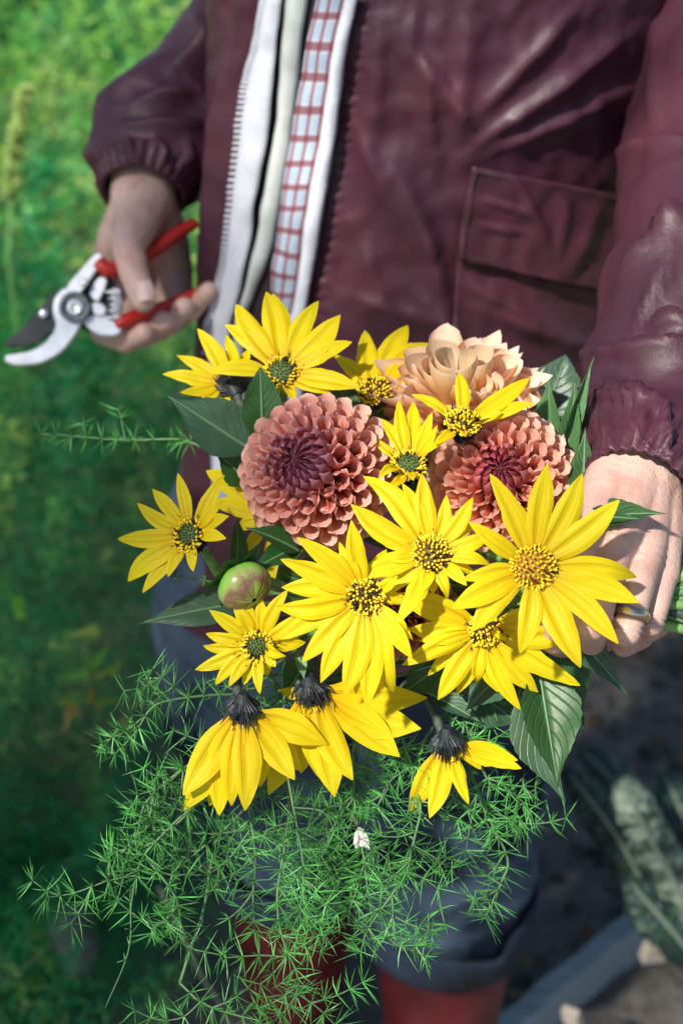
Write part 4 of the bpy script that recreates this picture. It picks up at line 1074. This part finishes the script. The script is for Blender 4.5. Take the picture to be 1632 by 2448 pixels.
def dahlia(c, n, Rs, N, phimax, cols, label, mat, way, k, meshes, core=.34, power=.60, jitter=.035, mouth=.53, ecc=1.0, phimin=2, wild=0.0, heart=None, hcols=None):
    C = P(*c); ax = cv(*n); t = thing('dahlia', C, label, 'flower', 'dahlias in the bouquet')
    ux = ax.cross(Vector((.2, .1, .95))).normalized(); uy = ax.cross(ux).normalized()
    def put(me, base, zt, yt, m, L, q):
        yt = (yt - zt * yt.dot(zt)).normalized(); xt = yt.cross(zt)
        o = bpy.data.objects.new('petal', me); COL.objects.link(o); o.parent = t
        Mx = Matrix(((xt.x, yt.x, zt.x, 0), (xt.y, yt.y, zt.y, 0), (xt.z, yt.z, zt.z, 0), (0, 0, 0, 1)))
        o.matrix_local = Matrix.Translation(base - C) @ Mx @ Matrix.Diagonal((m, m, L, 1))
        v = random.uniform(.86, 1.12); o.color = (*[min(1, a * v) for a in q], 1)
    rv = lambda: Vector((random.uniform(-1, 1), random.uniform(-1, 1), random.uniform(-1, 1)))
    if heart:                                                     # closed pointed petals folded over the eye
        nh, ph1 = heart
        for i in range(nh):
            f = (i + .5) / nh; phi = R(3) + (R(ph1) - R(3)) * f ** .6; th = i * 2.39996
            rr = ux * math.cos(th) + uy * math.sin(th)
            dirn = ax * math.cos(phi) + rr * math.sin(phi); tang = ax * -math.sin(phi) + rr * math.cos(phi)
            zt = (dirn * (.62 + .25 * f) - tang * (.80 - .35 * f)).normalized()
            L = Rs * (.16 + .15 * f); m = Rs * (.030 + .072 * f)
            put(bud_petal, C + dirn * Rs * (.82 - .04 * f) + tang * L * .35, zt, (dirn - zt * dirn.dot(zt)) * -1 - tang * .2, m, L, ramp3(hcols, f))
    lo = R(heart[1] + 2) if heart else R(phimin)
    ph = [lo + (R(phimax) - lo) * ((i + .5) / N) ** power for i in range(N)]
    for i in range(N):
        phi = ph[i]; th = i * 2.39996 + random.uniform(-jitter, jitter)
        i2 = min(i + 1, N - 1); i1 = max(i2 - 1, 0)
        dA = 2 * math.pi * Rs * Rs * (math.cos(ph[i1]) - math.cos(ph[i2])); sp = math.sqrt(max(dA, 1e-9))
        rr = ux * math.cos(th) + uy * math.sin(th); x = (phi - lo) / (R(phimax) - lo)
        dirn = (ax * math.cos(phi) + rr * math.sin(phi)).normalized()
        pf = (.70 if x < .55 else .70 + (x - .55) * .5) if not wild else .9
        point = (ax * math.cos(phi * pf) + rr * math.sin(phi * pf)).normalized()
        if wild: point = (point + rv() * wild).normalized()
        elif x < .10: point = (point - rr * .35).normalized()
        base = C + dirn * Rs * core
        L = Rs * (1 - core) * (.86 + .14 * min(1, x * 2.5)) * random.uniform(.95 - wild * .7, 1.04 + wild * .2) * ecc
        m = sp * mouth * random.uniform(.92, 1.08)
        yt = (ax - point * ax.dot(point)); yt = yt.normalized() if yt.length > 1e-3 else -rr
        put(meshes[min(len(meshes) - 1, int(x * len(meshes)))], base, point, yt + rv() * jitter, m, L, ramp3(cols, x))
    # core
    V = []; r0 = Rs * core * 1.25
    for i in range(9):
        for j in range(16):
            a = math.pi * i / 8; b = 2 * math.pi * j / 16; V.append(C + (ax * math.cos(a) + (ux * math.cos(b) + uy * math.sin(b)) * math.sin(a)) * r0)
    mk('core', V, grid_faces(9, 16, True), simple('dahlia_core', (.10, .035, .045), .8), t)
    pts = flower_stem(None, C - ax * Rs * .5, [P(*w) for w in way], k, .004)
    MB().tube(pts, [.0035, .0035, .0036], 10).build('stem', M['stem_light'], t)
    cb = MB()
    for i in range(8):
        a = i * .785; rd = ux * math.cos(a) + uy * math.sin(a); b0 = C - ax * Rs * .55 + rd * .004; sw = ax.cross(rd) * .005
        cb.add([b0 - sw * .6, b0 + sw * .6, b0 + rd * .012 - sw, b0 + rd * .012 + sw, b0 + rd * .024 + ax * .003], [(0, 1, 3, 2), (2, 3, 4)])
    cb.build('calyx', M['leaf'].copy() if False else M['stem'], t)
    return t
bm = [dahlia_petal_mesh('ball_petal', R(172), R(150), 1, .04, -.05, M['dahlia'], rb=.46, point=.6, tipz=.05),
      dahlia_petal_mesh('ball_petal', R(174), R(164), 1, .02, -.08, M['dahlia'], rb=.42, point=.35, tipz=.05),
      dahlia_petal_mesh('ball_petal', R(174), R(166), 1, .02, -.05, M['dahlia'], rb=.38, point=.25, tipz=.05),
      dahlia_petal_mesh('ball_petal', R(172), R(162), 1, .03, .0, M['dahlia'], rb=.36, point=.2, tipz=.05),
      dahlia_petal_mesh('ball_petal', R(168), R(152), 1, .05, .06, M['dahlia'], rb=.34, point=.2, tipz=.05),
      dahlia_petal_mesh('ball_petal', R(155), R(130), 1, .08, .15, M['dahlia'], rb=.30, point=.2, tipz=.05)]
bud_petal = dahlia_petal_mesh('heart_petal', R(95), R(70), 1, .30, -.35, M['dahlia_heart'], rb=.55, point=2.0, tipz=.18)
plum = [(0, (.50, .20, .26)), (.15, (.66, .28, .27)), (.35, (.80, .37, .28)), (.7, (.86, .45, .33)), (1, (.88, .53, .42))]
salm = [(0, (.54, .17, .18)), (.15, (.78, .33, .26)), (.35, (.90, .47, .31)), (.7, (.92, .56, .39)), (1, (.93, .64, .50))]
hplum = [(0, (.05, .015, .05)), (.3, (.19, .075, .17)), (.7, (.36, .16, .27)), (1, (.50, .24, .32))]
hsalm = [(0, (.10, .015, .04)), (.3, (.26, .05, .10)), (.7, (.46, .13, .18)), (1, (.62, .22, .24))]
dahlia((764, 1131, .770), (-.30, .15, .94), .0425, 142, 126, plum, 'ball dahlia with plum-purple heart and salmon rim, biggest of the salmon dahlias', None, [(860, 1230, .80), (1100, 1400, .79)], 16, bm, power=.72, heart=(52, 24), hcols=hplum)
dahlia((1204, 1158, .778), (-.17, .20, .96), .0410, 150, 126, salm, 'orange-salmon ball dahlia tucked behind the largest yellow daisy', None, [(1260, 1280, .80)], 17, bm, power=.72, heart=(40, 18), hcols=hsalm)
dm = [dahlia_petal_mesh('waxy_petal', R(125), R(105), 1, .10, .0, M['dahlia_pale'], rb=.4, point=.5, tipz=.06),
      dahlia_petal_mesh('waxy_petal', R(115), R(92), 1, .14, .1, M['dahlia_pale'], rb=.35, point=.6, tipz=.05),
      dahlia_petal_mesh('waxy_petal', R(105), R(80), 1, .18, .2, M['dahlia_pale'], rb=.35, point=.8, tipz=.12),
      dahlia_petal_mesh('waxy_petal', R(95), R(66), 1, .22, .35, M['dahlia_pale'], rb=.35, point=1.0, tipz=.12),
      dahlia_petal_mesh('waxy_petal', R(90), R(56), 1, .26, -.3, M['dahlia_pale'], rb=.35, point=1.1, tipz=.12)]
peach = [(0, (.82, .70, .34)), (.25, (.88, .66, .42)), (.5, (.90, .58, .40)), (.8, (.88, .66, .54)), (1, (.82, .64, .57))]
dahlia((1092, 992, .818), (-.08, .62, .74), .0525, 140, 118, peach, 'loose pale peach dahlia with pointed waxy petals behind the yellow daisies', None, [(1150, 1100, .83), (1280, 1300, .80)], 18, dm, core=.22, power=.56, jitter=.36, mouth=.82, ecc=.96, wild=.26)
dahlia((978, 1462, .762), (-.1, .1, .95), .026, 90, 115, [(0, (.4, .12, .08)), (1, (.62, .24, .12))], 'small orange dahlia almost buried beneath the yellow daisies', None, [(1100, 1470, .775)], 19, bm)
# wilted brown petals beside the peach dahlia
def wilted():
    C = P(1262, 1000, .80); t = thing('wilted_flower', C, 'brown curled wilted flower between peach dahlia and green leaves', 'flower')
    mt = simple('wilted_petal', (.32, .17, .07), .7, .45, 160, .5)
    for i in range(16):
        a = random.uniform(-.2, 3.4); L = random.uniform(.009, .02); T = C + CR * math.cos(a) * L + CU * math.sin(a) * L * .8 - CF * random.uniform(-.004, .008)
        V, F, UV = petal_geo(C + CR * random.uniform(-.003, .003), T, cv(random.uniform(-.6, .6), random.uniform(-.4, .6), .6), .007, random.uniform(-.3, .4), random.uniform(-2, 2), .4, .5)
        mk('petal', V, F, mt, t, UV)
    MB().tube(flower_stem(None, C, [P(1290, 1120, .81)], 20), .0025, 8).build('stem', M['stem'], t)
wilted()

# ---------------- bud
def bud():
    C = P(585, 1403, .722); ax = cv(.50, -.62, .58); t = thing('dahlia_bud', C, 'round green dahlia bud flushed bronze, beside the lone daisy', 'bud')
    ux = ax.cross(CU).normalized(); uy = ax.cross(ux).normalized()
    mt = NT('bud_scale'); p = mt.gen(); u, v, uv = mt.uv(); f = mt.noise(110, 4, p)
    e = mt.math('MULTIPLY', mt.math('ABSOLUTE', mt.math('SUBTRACT', u, .5)), 2.0)
    col = mt.ramp(mt.math('ADD', mt.math('MULTIPLY', v, .62), mt.math('MULTIPLY', f, .5)), [(.20, (.05, .24, .02)), (.48, (.17, .38, .04)), (.62, (.27, .30, .09)), (.72, (.19, .09, .065)), (.86, (.26, .36, .05))])
    mt.base(col, .26); mt.bump(f, .12, .001)
    RX = .0135
    for i in range(12):
        a0 = 2 * math.pi * i / 12; V = []; UV = []; lift = 1 + .02 * (i % 2)
        for r_ in range(12):
            tt = r_ / 11; th = math.pi * (.97 - .94 * tt)
            for c_ in range(7):
                w = (c_ / 6 * 2 - 1); half = .46 * math.sin(math.pi * (.10 + .80 * tt)) ** .6
                a = a0 + w * half * 1.1
                bulge = 1 + .05 * (1 - w * w)
                V.append(C + (ax * math.cos(th) * .72 + (ux * math.cos(a) + uy * math.sin(a)) * math.sin(th)) * RX * lift * bulge); UV.append((c_ / 6, tt))
        mk('bud_scale', V, grid_faces(12, 7), mt.m, t, UV)
    for i in range(6):
        a = 2 * math.pi * i / 6 + .4; rd = ux * math.cos(a) + uy * math.sin(a); b0 = C - ax * .0105 + rd * .003
        T = C - ax * .004 + rd * .0185 + Vector((random.uniform(-1, 1), random.uniform(-1, 1), random.uniform(-1, 1))) * .002
        V, F, UV = petal_geo(b0, T, ax, .0105, -.18, random.uniform(-.4, .4), random.uniform(0, .5), .25)
        mk('sepal', V, F, M['leaf'], t, UV)
    MB().tube(flower_stem(None, C - ax * .0100, [P(640, 1390, .765), P(850, 1440, .785)], 21), .0028, 8).build('stem', M['stem'], t)
bud()

# ---------------- leaves
def leaf(base, tip, w, n, label, mat='leaf', bend=.12, fold=.25, serr=.10, twist=.0, way=None, k=0, rows=26, cols=11, shape=None, group='leaves in the bouquet', lean=0):
    B = P(*base); T = P(*tip); ax = T - B; L = ax.length; axn = ax / L; N = cv(*n)
    n0 = (N - axn * N.dot(axn)).normalized()
    t = thing('leaf', B, label, 'leaf', group)
    prof = shape or [.06, .42, .72, .92, 1.0, .97, .86, .68, .47, .26, .12, .02]
    ctl = B + ax * .5 + n0 * bend * L + axn.cross(n0) * lean * L
    V = []; UV = []; mid = []
    for i in range(rows):
        tt = i / (rows - 1); c = B * (1 - tt) ** 2 + ctl * 2 * tt * (1 - tt) + T * tt * tt
        tg = ((ctl - B) * 2 * (1 - tt) + (T - ctl) * 2 * tt).normalized(); nn = (n0 - tg * n0.dot(tg)).normalized()
        nn = Matrix.Rotation(twist * (tt - .3), 3, tg) @ nn; ss = tg.cross(nn).normalized(); hw = w * .5 * lerp_list(prof, tt)
        saw = ((tt * 15) % 1)
        mid.append(c)
        for j in range(cols):
            u = j / (cols - 1) * 2 - 1; e = 1 + (serr * (saw - .4) if abs(u) > .98 else 0)
            z = fold * hw * abs(u) + .06 * w * noise.noise(Vector((tt * 4 + k, u * 1.5, k * 3.3))) * abs(u) + .012 * w * math.sin((tt - abs(u) * .18) * 40 + 3 * noise.noise(Vector((tt * 3, k, u)))) * abs(u) * (1 - abs(u)) * 2
            V.append(c + ss * hw * u * e * math.sqrt(max(.15, 1 - fold * fold * .6)) + nn * z); UV.append((j / (cols - 1), tt))
    mk('blade', V, grid_faces(rows, cols), M[mat], t, UV)
    MB().tube([m_ + n0 * .0001 for m_ in mid[:-1]], [.0011, .0008, .0003], 6).build('midrib', M['vein'], t)
    MB().tube(catmull([B] + [P(*q) for q in (way or [(base[0] * .5 + 690, base[1] * .5 + 700, base[2] * .5 + .40)])], 12), [.0012, .0016], 6).build('stalk', M['stem'], t)
leaf((628, 1035, .768), (622, 878, .760), .0215, (.15, .1, 1), 'upright glossy leaf standing in front of the widest upright daisy', 'leaf', .05, .25, .06, k=1, shape=[.5, .8, 1.0, 1.08, 1.05, 1.0, .92, .82, .68, .48, .25, .02], way=[(680, 1150, .80)])
leaf((604, 1078, .785), (396, 943, .775), .034, (.05, .15, 1), 'big two-toned grey-green leaf jutting out above the lone daisy', 'leaf_grey', .03, .45, .05, k=2, way=[(700, 1200, .81)])
leaf((600, 1155, .790), (515, 1080, .785), .020, (.1, .1, 1), 'small dark leaf under the big two-toned leaf', 'leaf', .1, .3, .1, k=3, way=[(700, 1220, .81)])
leaf((590, 1440, .770), (334, 1490, .762), .021, (.1, .5, .85), 'smooth blue-grey leaf stretched out below the green bud', 'leaf_grey', .06, .15, .02, k=4, way=[(760, 1450, .79)])
leaf((566, 1385, .775), (566, 1240, .770), .012, (.5, .1, .85), 'narrow dark leaf standing upright behind the green bud', 'leaf', .05, .4, .03, k=5, way=[(760, 1430, .79)], shape=[.5, .8, 1, 1, 1, 1, .95, .85, .7, .5, .3, .05])
leaf((715, 1318, .755), (588, 1262, .742), .0165, (.0, .6, .8), 'dark serrated leaf with curled pointed tip above the green bud', 'leaf', .10, .35, .15, k=6, way=[(800, 1340, .79)])
leaf((720, 1305, .760), (600, 1365, .742), .016, (.1, .5, .8), 'dark leaf folded over the top of the green bud', 'leaf', .08, .3, .05, k=7, way=[(800, 1340, .79)])
leaf((1285, 1010, .825), (1350, 848, .825), .040, (-.2, .1, 1), 'broad grey-green toothed leaf against the jacket behind the peach dahlia', 'leaf_grey', .06, .15, .14, k=8, way=[(1300, 1150, .82)], shape=[.4, .7, .95, 1.05, 1.05, .98, .9, .75, .58, .4, .22, .02], lean=.08)
leaf((1318, 1060, .795), (1311, 908, .785), .0185, (-.5, .1, .85), 'pale green pointed leaf rising beside the peach dahlia', 'leaf_light', .04, .6, .06, k=9, way=[(1330, 1180, .79)])
leaf((1338, 1090, .785), (1420, 853, .772), .0125, (.4, .0, .9), 'longest slender green leaf, curving up toward the sleeve', 'leaf_light', .06, .9, .04, k=10, way=[(1330, 1200, .785)], lean=-.10)
leaf((1345, 1120, .785), (1374, 905, .775), .0155, (-.2, .1, .9), 'folded fresh green leaf beside the longest slender leaf', 'leaf_light', .05, .8, .10, k=11, way=[(1340, 1220, .78)], lean=.05)
leaf((1395, 1215, .752), (1398, 1022, .757), .0165, (-.4, .1, .9), 'dark upright leaf right against the left wrist', 'leaf', .05, .5, .04, k=12, way=[(1380, 1300, .76)])
leaf((1370, 1245, .725), (1588, 1228, .700), .0195, (.0, .6, .8), 'dark toothed leaf pointing across the back of the left hand', 'leaf', .08, .25, .10, k=13, way=[(1340, 1330, .745)])
leaf((1390, 1235, .720), (1530, 1241, .700), .011, (.0, .3, .9), 'short dark leaf tip beneath the leaf crossing the left hand', 'leaf', .05, .5, .1, k=14, way=[(1340, 1330, .745)])
leaf((1286, 1590, .735), (1334, 1884, .720), .036, (.25, .1, .95), 'large hanging leaf, grey on one half and deep green on the other', 'leaf', .04, .5, .10, k=15, way=[(1300, 1500, .745)], lean=.02)
leaf((1240, 1660, .750), (1350, 1918, .738), .026, (-.4, .1, .9), 'grey leaf edge showing behind the large hanging leaf', 'leaf_grey', .04, .5, .10, k=16, way=[(1260, 1520, .755)])
leaf((1270, 1520, .742), (1395, 1735, .745), .042, (.1, .35, .93), 'broad dark toothed leaf shaded under the largest daisy', 'leaf', .08, .2, .14, k=17, way=[(1300, 1460, .745)])
leaf((1330, 1460, .735), (1500, 1664, .728), .0185, (-.3, .3, .9), 'long narrow grey leaf hanging below the left hand', 'leaf_grey', .05, .45, .12, k=18, way=[(1350, 1430, .742)])
leaf((1220, 1590, .755), (1110, 1700, .750), .024, (.0, .5, .85), 'grey-green leaf under the daisy with petals over dark leaves', 'leaf_grey', .08, .3, .08, k=19, way=[(1260, 1500, .76)])
leaf((1020, 1655, .762), (1150, 1728, .755), .014, (.0, .6, .8), 'small grey-green leaf on the small drooping daisy stem', 'leaf_grey', .08, .4, .08, k=20, way=[(1010, 1630, .77)])
leaf((740, 1570, .752), (675, 1675, .745), .018, (.1, .2, .95), 'dark leaf hanging between the two drooping daisies', 'leaf', .06, .3, .06, k=21, way=[(800, 1500, .78)])
leaf((712, 1560, .735), (728, 1626, .730), .0065, (.2, .1, 1), 'tiny pale leaf by the drooping sideways daisy calyx', 'leaf_light', .1, .4, .0, k=22, way=[(740, 1500, .77)])
leaf((1120, 1640, .765), (1245, 1735, .770), .032, (.0, .4, .9), 'dim grey leaf behind the drooping daisy stem', 'leaf_grey', .06, .2, .1, k=23, way=[(1200, 1520, .77)])
leaf((800, 1420, .785), (640, 1360, .780), .032, (.0, .1, 1), 'dark leaf deep inside the bouquet behind the green bud', 'leaf', .06, .2, .1, k=24, way=[(950, 1440, .785)])
leaf((1050, 1230, .800), (1000, 1060, .800), .040, (.0, .1, 1), 'dark leaf deep between the salmon dahlias', 'leaf', .06, .2, .1, k=25, way=[(1150, 1350, .795)])
leaf((860, 1060, .815), (800, 900, .815), .038, (.1, .2, 1), 'dark leaf behind the plum-centred dahlia top', 'leaf', .06, .2, .1, k=26, way=[(1000, 1250, .81)])
leaf((1090, 1560, .765), (960, 1660, .765), .030, (.0, .2, 1), 'dark leaf behind the many-petalled daisy tips', 'leaf', .06, .2, .1, k=27, way=[(1200, 1480, .765)])

# ---------------- asparagus sprays
SP = [0]
def spray(paths, label, nl=.0152, dens=.92, twigs=.5, way=None, bare=None):
    t = None; st = MB(); nd = MB()
    def needle(p, d, L):
        s = d.cross(Vector((random.uniform(-1, 1), random.uniform(-1, 1), random.uniform(-1, 1)))).normalized() * .00024; b = d.cross(s).normalized() * .00024
        m = p + d * L * .55 + s * random.uniform(-1.5, 1.5)
        e = p + d * L + s * random.uniform(-4, 4)
        nd.add([p + s, p - s * .5 + b * .87, p - s * .5 - b * .87, m + s, m - s * .5 + b * .87, m - s * .5 - b * .87, e], [(0, 1, 4, 3), (1, 2, 5, 4), (2, 0, 3, 5), (3, 4, 6), (4, 5, 6), (5, 3, 6)])
    def whorl(p, tg, cnt, L):
        u = tg.cross(Vector((.2, .5, .8))).normalized(); v = tg.cross(u)
        for i in range(cnt):
            a = random.uniform(0, 6.283); k = random.uniform(-.2, .8)
            d = ((u * math.cos(a) + v * math.sin(a)) + tg * k).normalized(); needle(p, d, L * random.uniform(.6, 1.15))
    for pi, path in enumerate(paths):
        pts = catmull([P(*q) for q in path], 10 * len(path)); 
        r = .00075 if pi == 0 else .0005
        L = sum((a - b).length for a, b in zip(pts, pts[1:])); n = len(pts)
        st.tube(pts, [r, r * .85, r * .4], 6)
        if bare and pi in bare:
            for i in range(5):
                q = lerp_list(pts, random.uniform(.15, .9)); st.tube([q, q + Vector((random.uniform(-1, 1), random.uniform(-1, 1), random.uniform(-.6, 1))).normalized() * .005], [.0006, .0002], 4)
            continue
        stepn = max(2, int(L / (.0066 / dens)))
        for i in range(stepn + 1):
            tt = i / stepn; q = lerp_list(pts, tt); k = min(int(tt * (n - 1)), n - 2); tg = (pts[k + 1] - pts[k]).normalized()
            if tt > .06 or pi: whorl(q, tg, random.randint(8, 13), nl)
            if random.random() < twigs * .8:
                u = tg.cross(CF).normalized() * random.choice((-1, 1)); d = (u * random.uniform(.5, 1) + tg * random.uniform(.3, 1) + CF * random.uniform(-.4, .4)).normalized(); LL = random.uniform(.012, .034) * (1.1 - tt * .5)
                e = q + d * LL; md = q + d * LL * .5 - Vector((0, 0, .002)); tp = catmull([q, md, e], 5); st.tube(tp, [.0006, .0003], 5)
                m = max(2, int(LL / .0065))
                for j in range(1, m + 1): whorl(lerp_list(tp, j / m), d, random.randint(7, 11), nl * .95)
    p0 = P(*paths[0][0]); SP[0] += 1
    t = thing('asparagus_spray', p0, label, 'foliage', 'asparagus sprays in the bouquet')
    wy = [P(*w) for w in (way or [(900, 1560, .785)])]
    st.tube(flower_stem(None, p0, wy, 22 + SP[0]), .0009, 6)
    st.build('stem', M['needle_stem'], t); nd.build('needles', M['needle'], t, smooth=False, kind='stuff')
spray([[(551, 1880, .745), (448, 1940, .740), (346, 2043, .735), (328, 2096, .733)], [(328, 2096, .733), (314, 2163, .732), (312, 2244, .732), (297, 2306, .732), (252, 2409, .73)], [(328, 2092, .733), (261, 2105, .73), (180, 2134, .727), (112, 2146, .725)]],
      'asparagus spray ending in a long bare hanging tip', bare=[1], way=[(640, 1750, .765), (900, 1560, .785)])
spray([[(560, 1660, .760), (470, 1665, .752), (372, 1686, .745), (323, 1753, .742), (276, 1802, .74)], [(450, 1668, .752), (400, 1630, .75), (365, 1600, .748)]], 'asparagus spray reaching over the left jeans thigh', twigs=.35, way=[(700, 1600, .785)])
spray([[(540, 1780, .750), (439, 1837, .745), (350, 1918, .74), (323, 2007, .738), (262, 2061, .735)], [(439, 1837, .745), (390, 1880, .74), (330, 1900, .738)]], 'dense asparagus spray beside the face-down drooping daisy', twigs=.6, way=[(700, 1650, .78)])
spray([[(345, 2045, .737), (413, 2132, .735), (430, 2186, .735), (440, 2257, .735), (529, 2284, .735)], [(430, 2200, .735), (368, 2212, .733), (370, 2230, .733)]], 'asparagus spray curving in front of the dark boot shaft', twigs=.45, way=[(448, 1945, .745), (640, 1750, .77)])
spray([[(689, 1864, .742), (707, 1962, .735), (725, 2070, .732), (721, 2132, .732), (716, 2200, .732)], [(707, 1962, .735), (640, 1985, .732), (620, 2030, .73)], [(700, 1930, .737), (770, 1940, .735), (800, 1985, .733)]], 'bright asparagus spray hanging straight down below the drooping daisies', twigs=.4, way=[(740, 1680, .775)])
spray([[(582, 1864, .760), (609, 2029, .755), (605, 2141, .752), (609, 2225, .75)], [(600, 1980, .757), (550, 2050, .755), (500, 2090, .752)]], 'shaded asparagus spray hanging behind the bright straight one', twigs=.55, way=[(700, 1650, .785)])
spray([[(690, 1960, .752), (676, 2052, .745), (663, 2141, .74), (672, 2230, .738), (707, 2320, .736), (712, 2364, .735), (680, 2418, .735), (630, 2455, .735)], [(685, 2288, .737), (620, 2284, .735), (540, 2290, .735)], [(712, 2375, .735), (760, 2410, .735), (800, 2450, .735)]], 'longest asparagus spray trailing down over the dark boot', twigs=.4, way=[(740, 1700, .78)])
spray([[(430, 2350, .745), (480, 2395, .74), (540, 2420, .74), (620, 2440, .738)], [(480, 2395, .74), (440, 2430, .738), (400, 2440, .738)]], 'low asparagus spray at the foot of the bouquet over the bare stalk', twigs=.6, way=[(480, 2200, .755), (640, 1750, .78)])
spray([[(1004, 1949, .752), (985, 2025, .747), (971, 2086, .745), (937, 2138, .742), (881, 2218, .74), (862, 2275, .74)], [(985, 2020, .747), (1030, 2045, .747), (1079, 2076, .748)], [(971, 2082, .745), (1010, 2100, .745), (1046, 2124, .745)], [(909, 2170, .742), (937, 2251, .738), (985, 2262, .737), (1013, 2262, .737)]], 'star-needled asparagus spray hanging over the dark jeans fold', twigs=.35, way=[(1020, 1760, .77)])
spray([[(1150, 1921, .775), (1211, 2048, .775), (1197, 2110, .775), (1169, 2171, .775), (1160, 2195, .775)], [(1160, 1940, .775), (1230, 1960, .778), (1260, 1985, .78)], [(1140, 1900, .775), (1120, 1990, .775), (1110, 2060, .775)]], 'faded asparagus spray reaching down over the grey denim knee', twigs=.35, way=[(1130, 1750, .78)])
spray([[(1130, 1780, .765), (1170, 1870, .77), (1230, 1900, .775), (1265, 1935, .78)], [(1170, 1870, .77), (1160, 1960, .772), (1190, 2000, .775)], [(1110, 1830, .767), (1080, 1900, .767)]], 'asparagus spray spreading beside the small drooping daisy', twigs=.5, way=[(1120, 1650, .78)])
spray([[(843, 1800, .765), (850, 1944, .762), (871, 2062, .757), (880, 2140, .755), (890, 2200, .753)], [(850, 1900, .762), (790, 1990, .76), (760, 2080, .758)], [(860, 2000, .76), (930, 2060, .757)]], 'thick asparagus spray under the small white shape', twigs=.65, way=[(900, 1600, .785)])
spray([[(800, 1850, .775), (780, 1980, .772), (760, 2090, .77), (740, 2200, .768)], [(790, 1920, .773), (700, 2020, .77)], [(775, 2020, .77), (820, 2120, .768)]], 'deeply shaded asparagus spray in the middle of the hanging mass', twigs=.7, way=[(900, 1600, .79)])
spray([[(960, 1760, .765), (985, 1840, .76), (1000, 1930, .757), (960, 1985, .755)], [(985, 1830, .76), (930, 1870, .758), (900, 1930, .757)], [(970, 1790, .763), (1030, 1830, .76)]], 'short asparagus spray beside the stem of the small drooping daisy', twigs=.6, way=[(980, 1620, .785)])
spray([[(1100, 1690, .768), (1160, 1720, .765), (1190, 1760, .765)], [(1100, 1690, .768), (1120, 1760, .766)]], 'small asparagus tuft under the grey leaves', twigs=.6, way=[(1150, 1560, .775)])
spray([[(660, 1850, .765), (560, 1960, .762), (480, 2030, .76), (420, 2080, .758)], [(560, 1960, .762), (540, 2060, .76)], [(620, 1895, .764), (640, 1990, .762)]], 'shaded asparagus spray low behind the face-down drooping daisy', twigs=.65, way=[(750, 1650, .785)])
spray([[(640, 1600, .770), (680, 1680, .768), (640, 1760, .766), (590, 1800, .765)], [(660, 1640, .769), (560, 1650, .768)]], 'dark asparagus tuft between the small daisy and the drooping ones', twigs=.6, way=[(800, 1520, .79)])
spray([[(900, 1720, .775), (880, 1810, .772), (840, 1880, .77), (870, 1950, .768)], [(880, 1810, .772), (950, 1870, .77)]], 'dim asparagus spray behind the sideways daisy petals', twigs=.7, way=[(980, 1560, .79)])
spray([[(470, 1062, .835), (420, 1050, .845), (300, 1052, .855), (200, 1045, .86), (100, 1036, .865)], [(300, 1052, .855), (290, 1000, .857), (285, 980, .858)]], 'pale asparagus sprig stretching out from under the two-toned leaf', nl=.013, dens=.75, twigs=.2, way=[(640, 1150, .82), (1000, 1330, .80)])
spray([[(530, 1398, .760), (490, 1388, .757), (424, 1378, .755)]], 'tiny bare asparagus twig beside the green bud', nl=.004, dens=.5, twigs=0, way=[(640, 1420, .785)])

# unidentified white spot among the needles, built from small ribbed petals
def white_spot():
    C = P(866, 2012, .753); t = thing('white_ribbed_piece', C, 'small white ribbed shape caught among the asparagus needles', 'flower')
    for i in range(9):
        a = -1.2 + i * .3; T = P(850 + 34 * (i / 8), 2035 - 10 * math.cos(a), .757)
        V, F, UV = petal_geo(P(858, 1978, .760), T, cv(math.sin(a) * .6, .2, 1), .0030, .12, 0, .1, .3); mk('petal', V, F, M['pearl'], t, UV)
    MB().tube(catmull([P(840, 1945, .757), P(855, 1972, .753)], 4), [.001, .0016], 6).build('stalk', M['stem'], t)
white_spot()
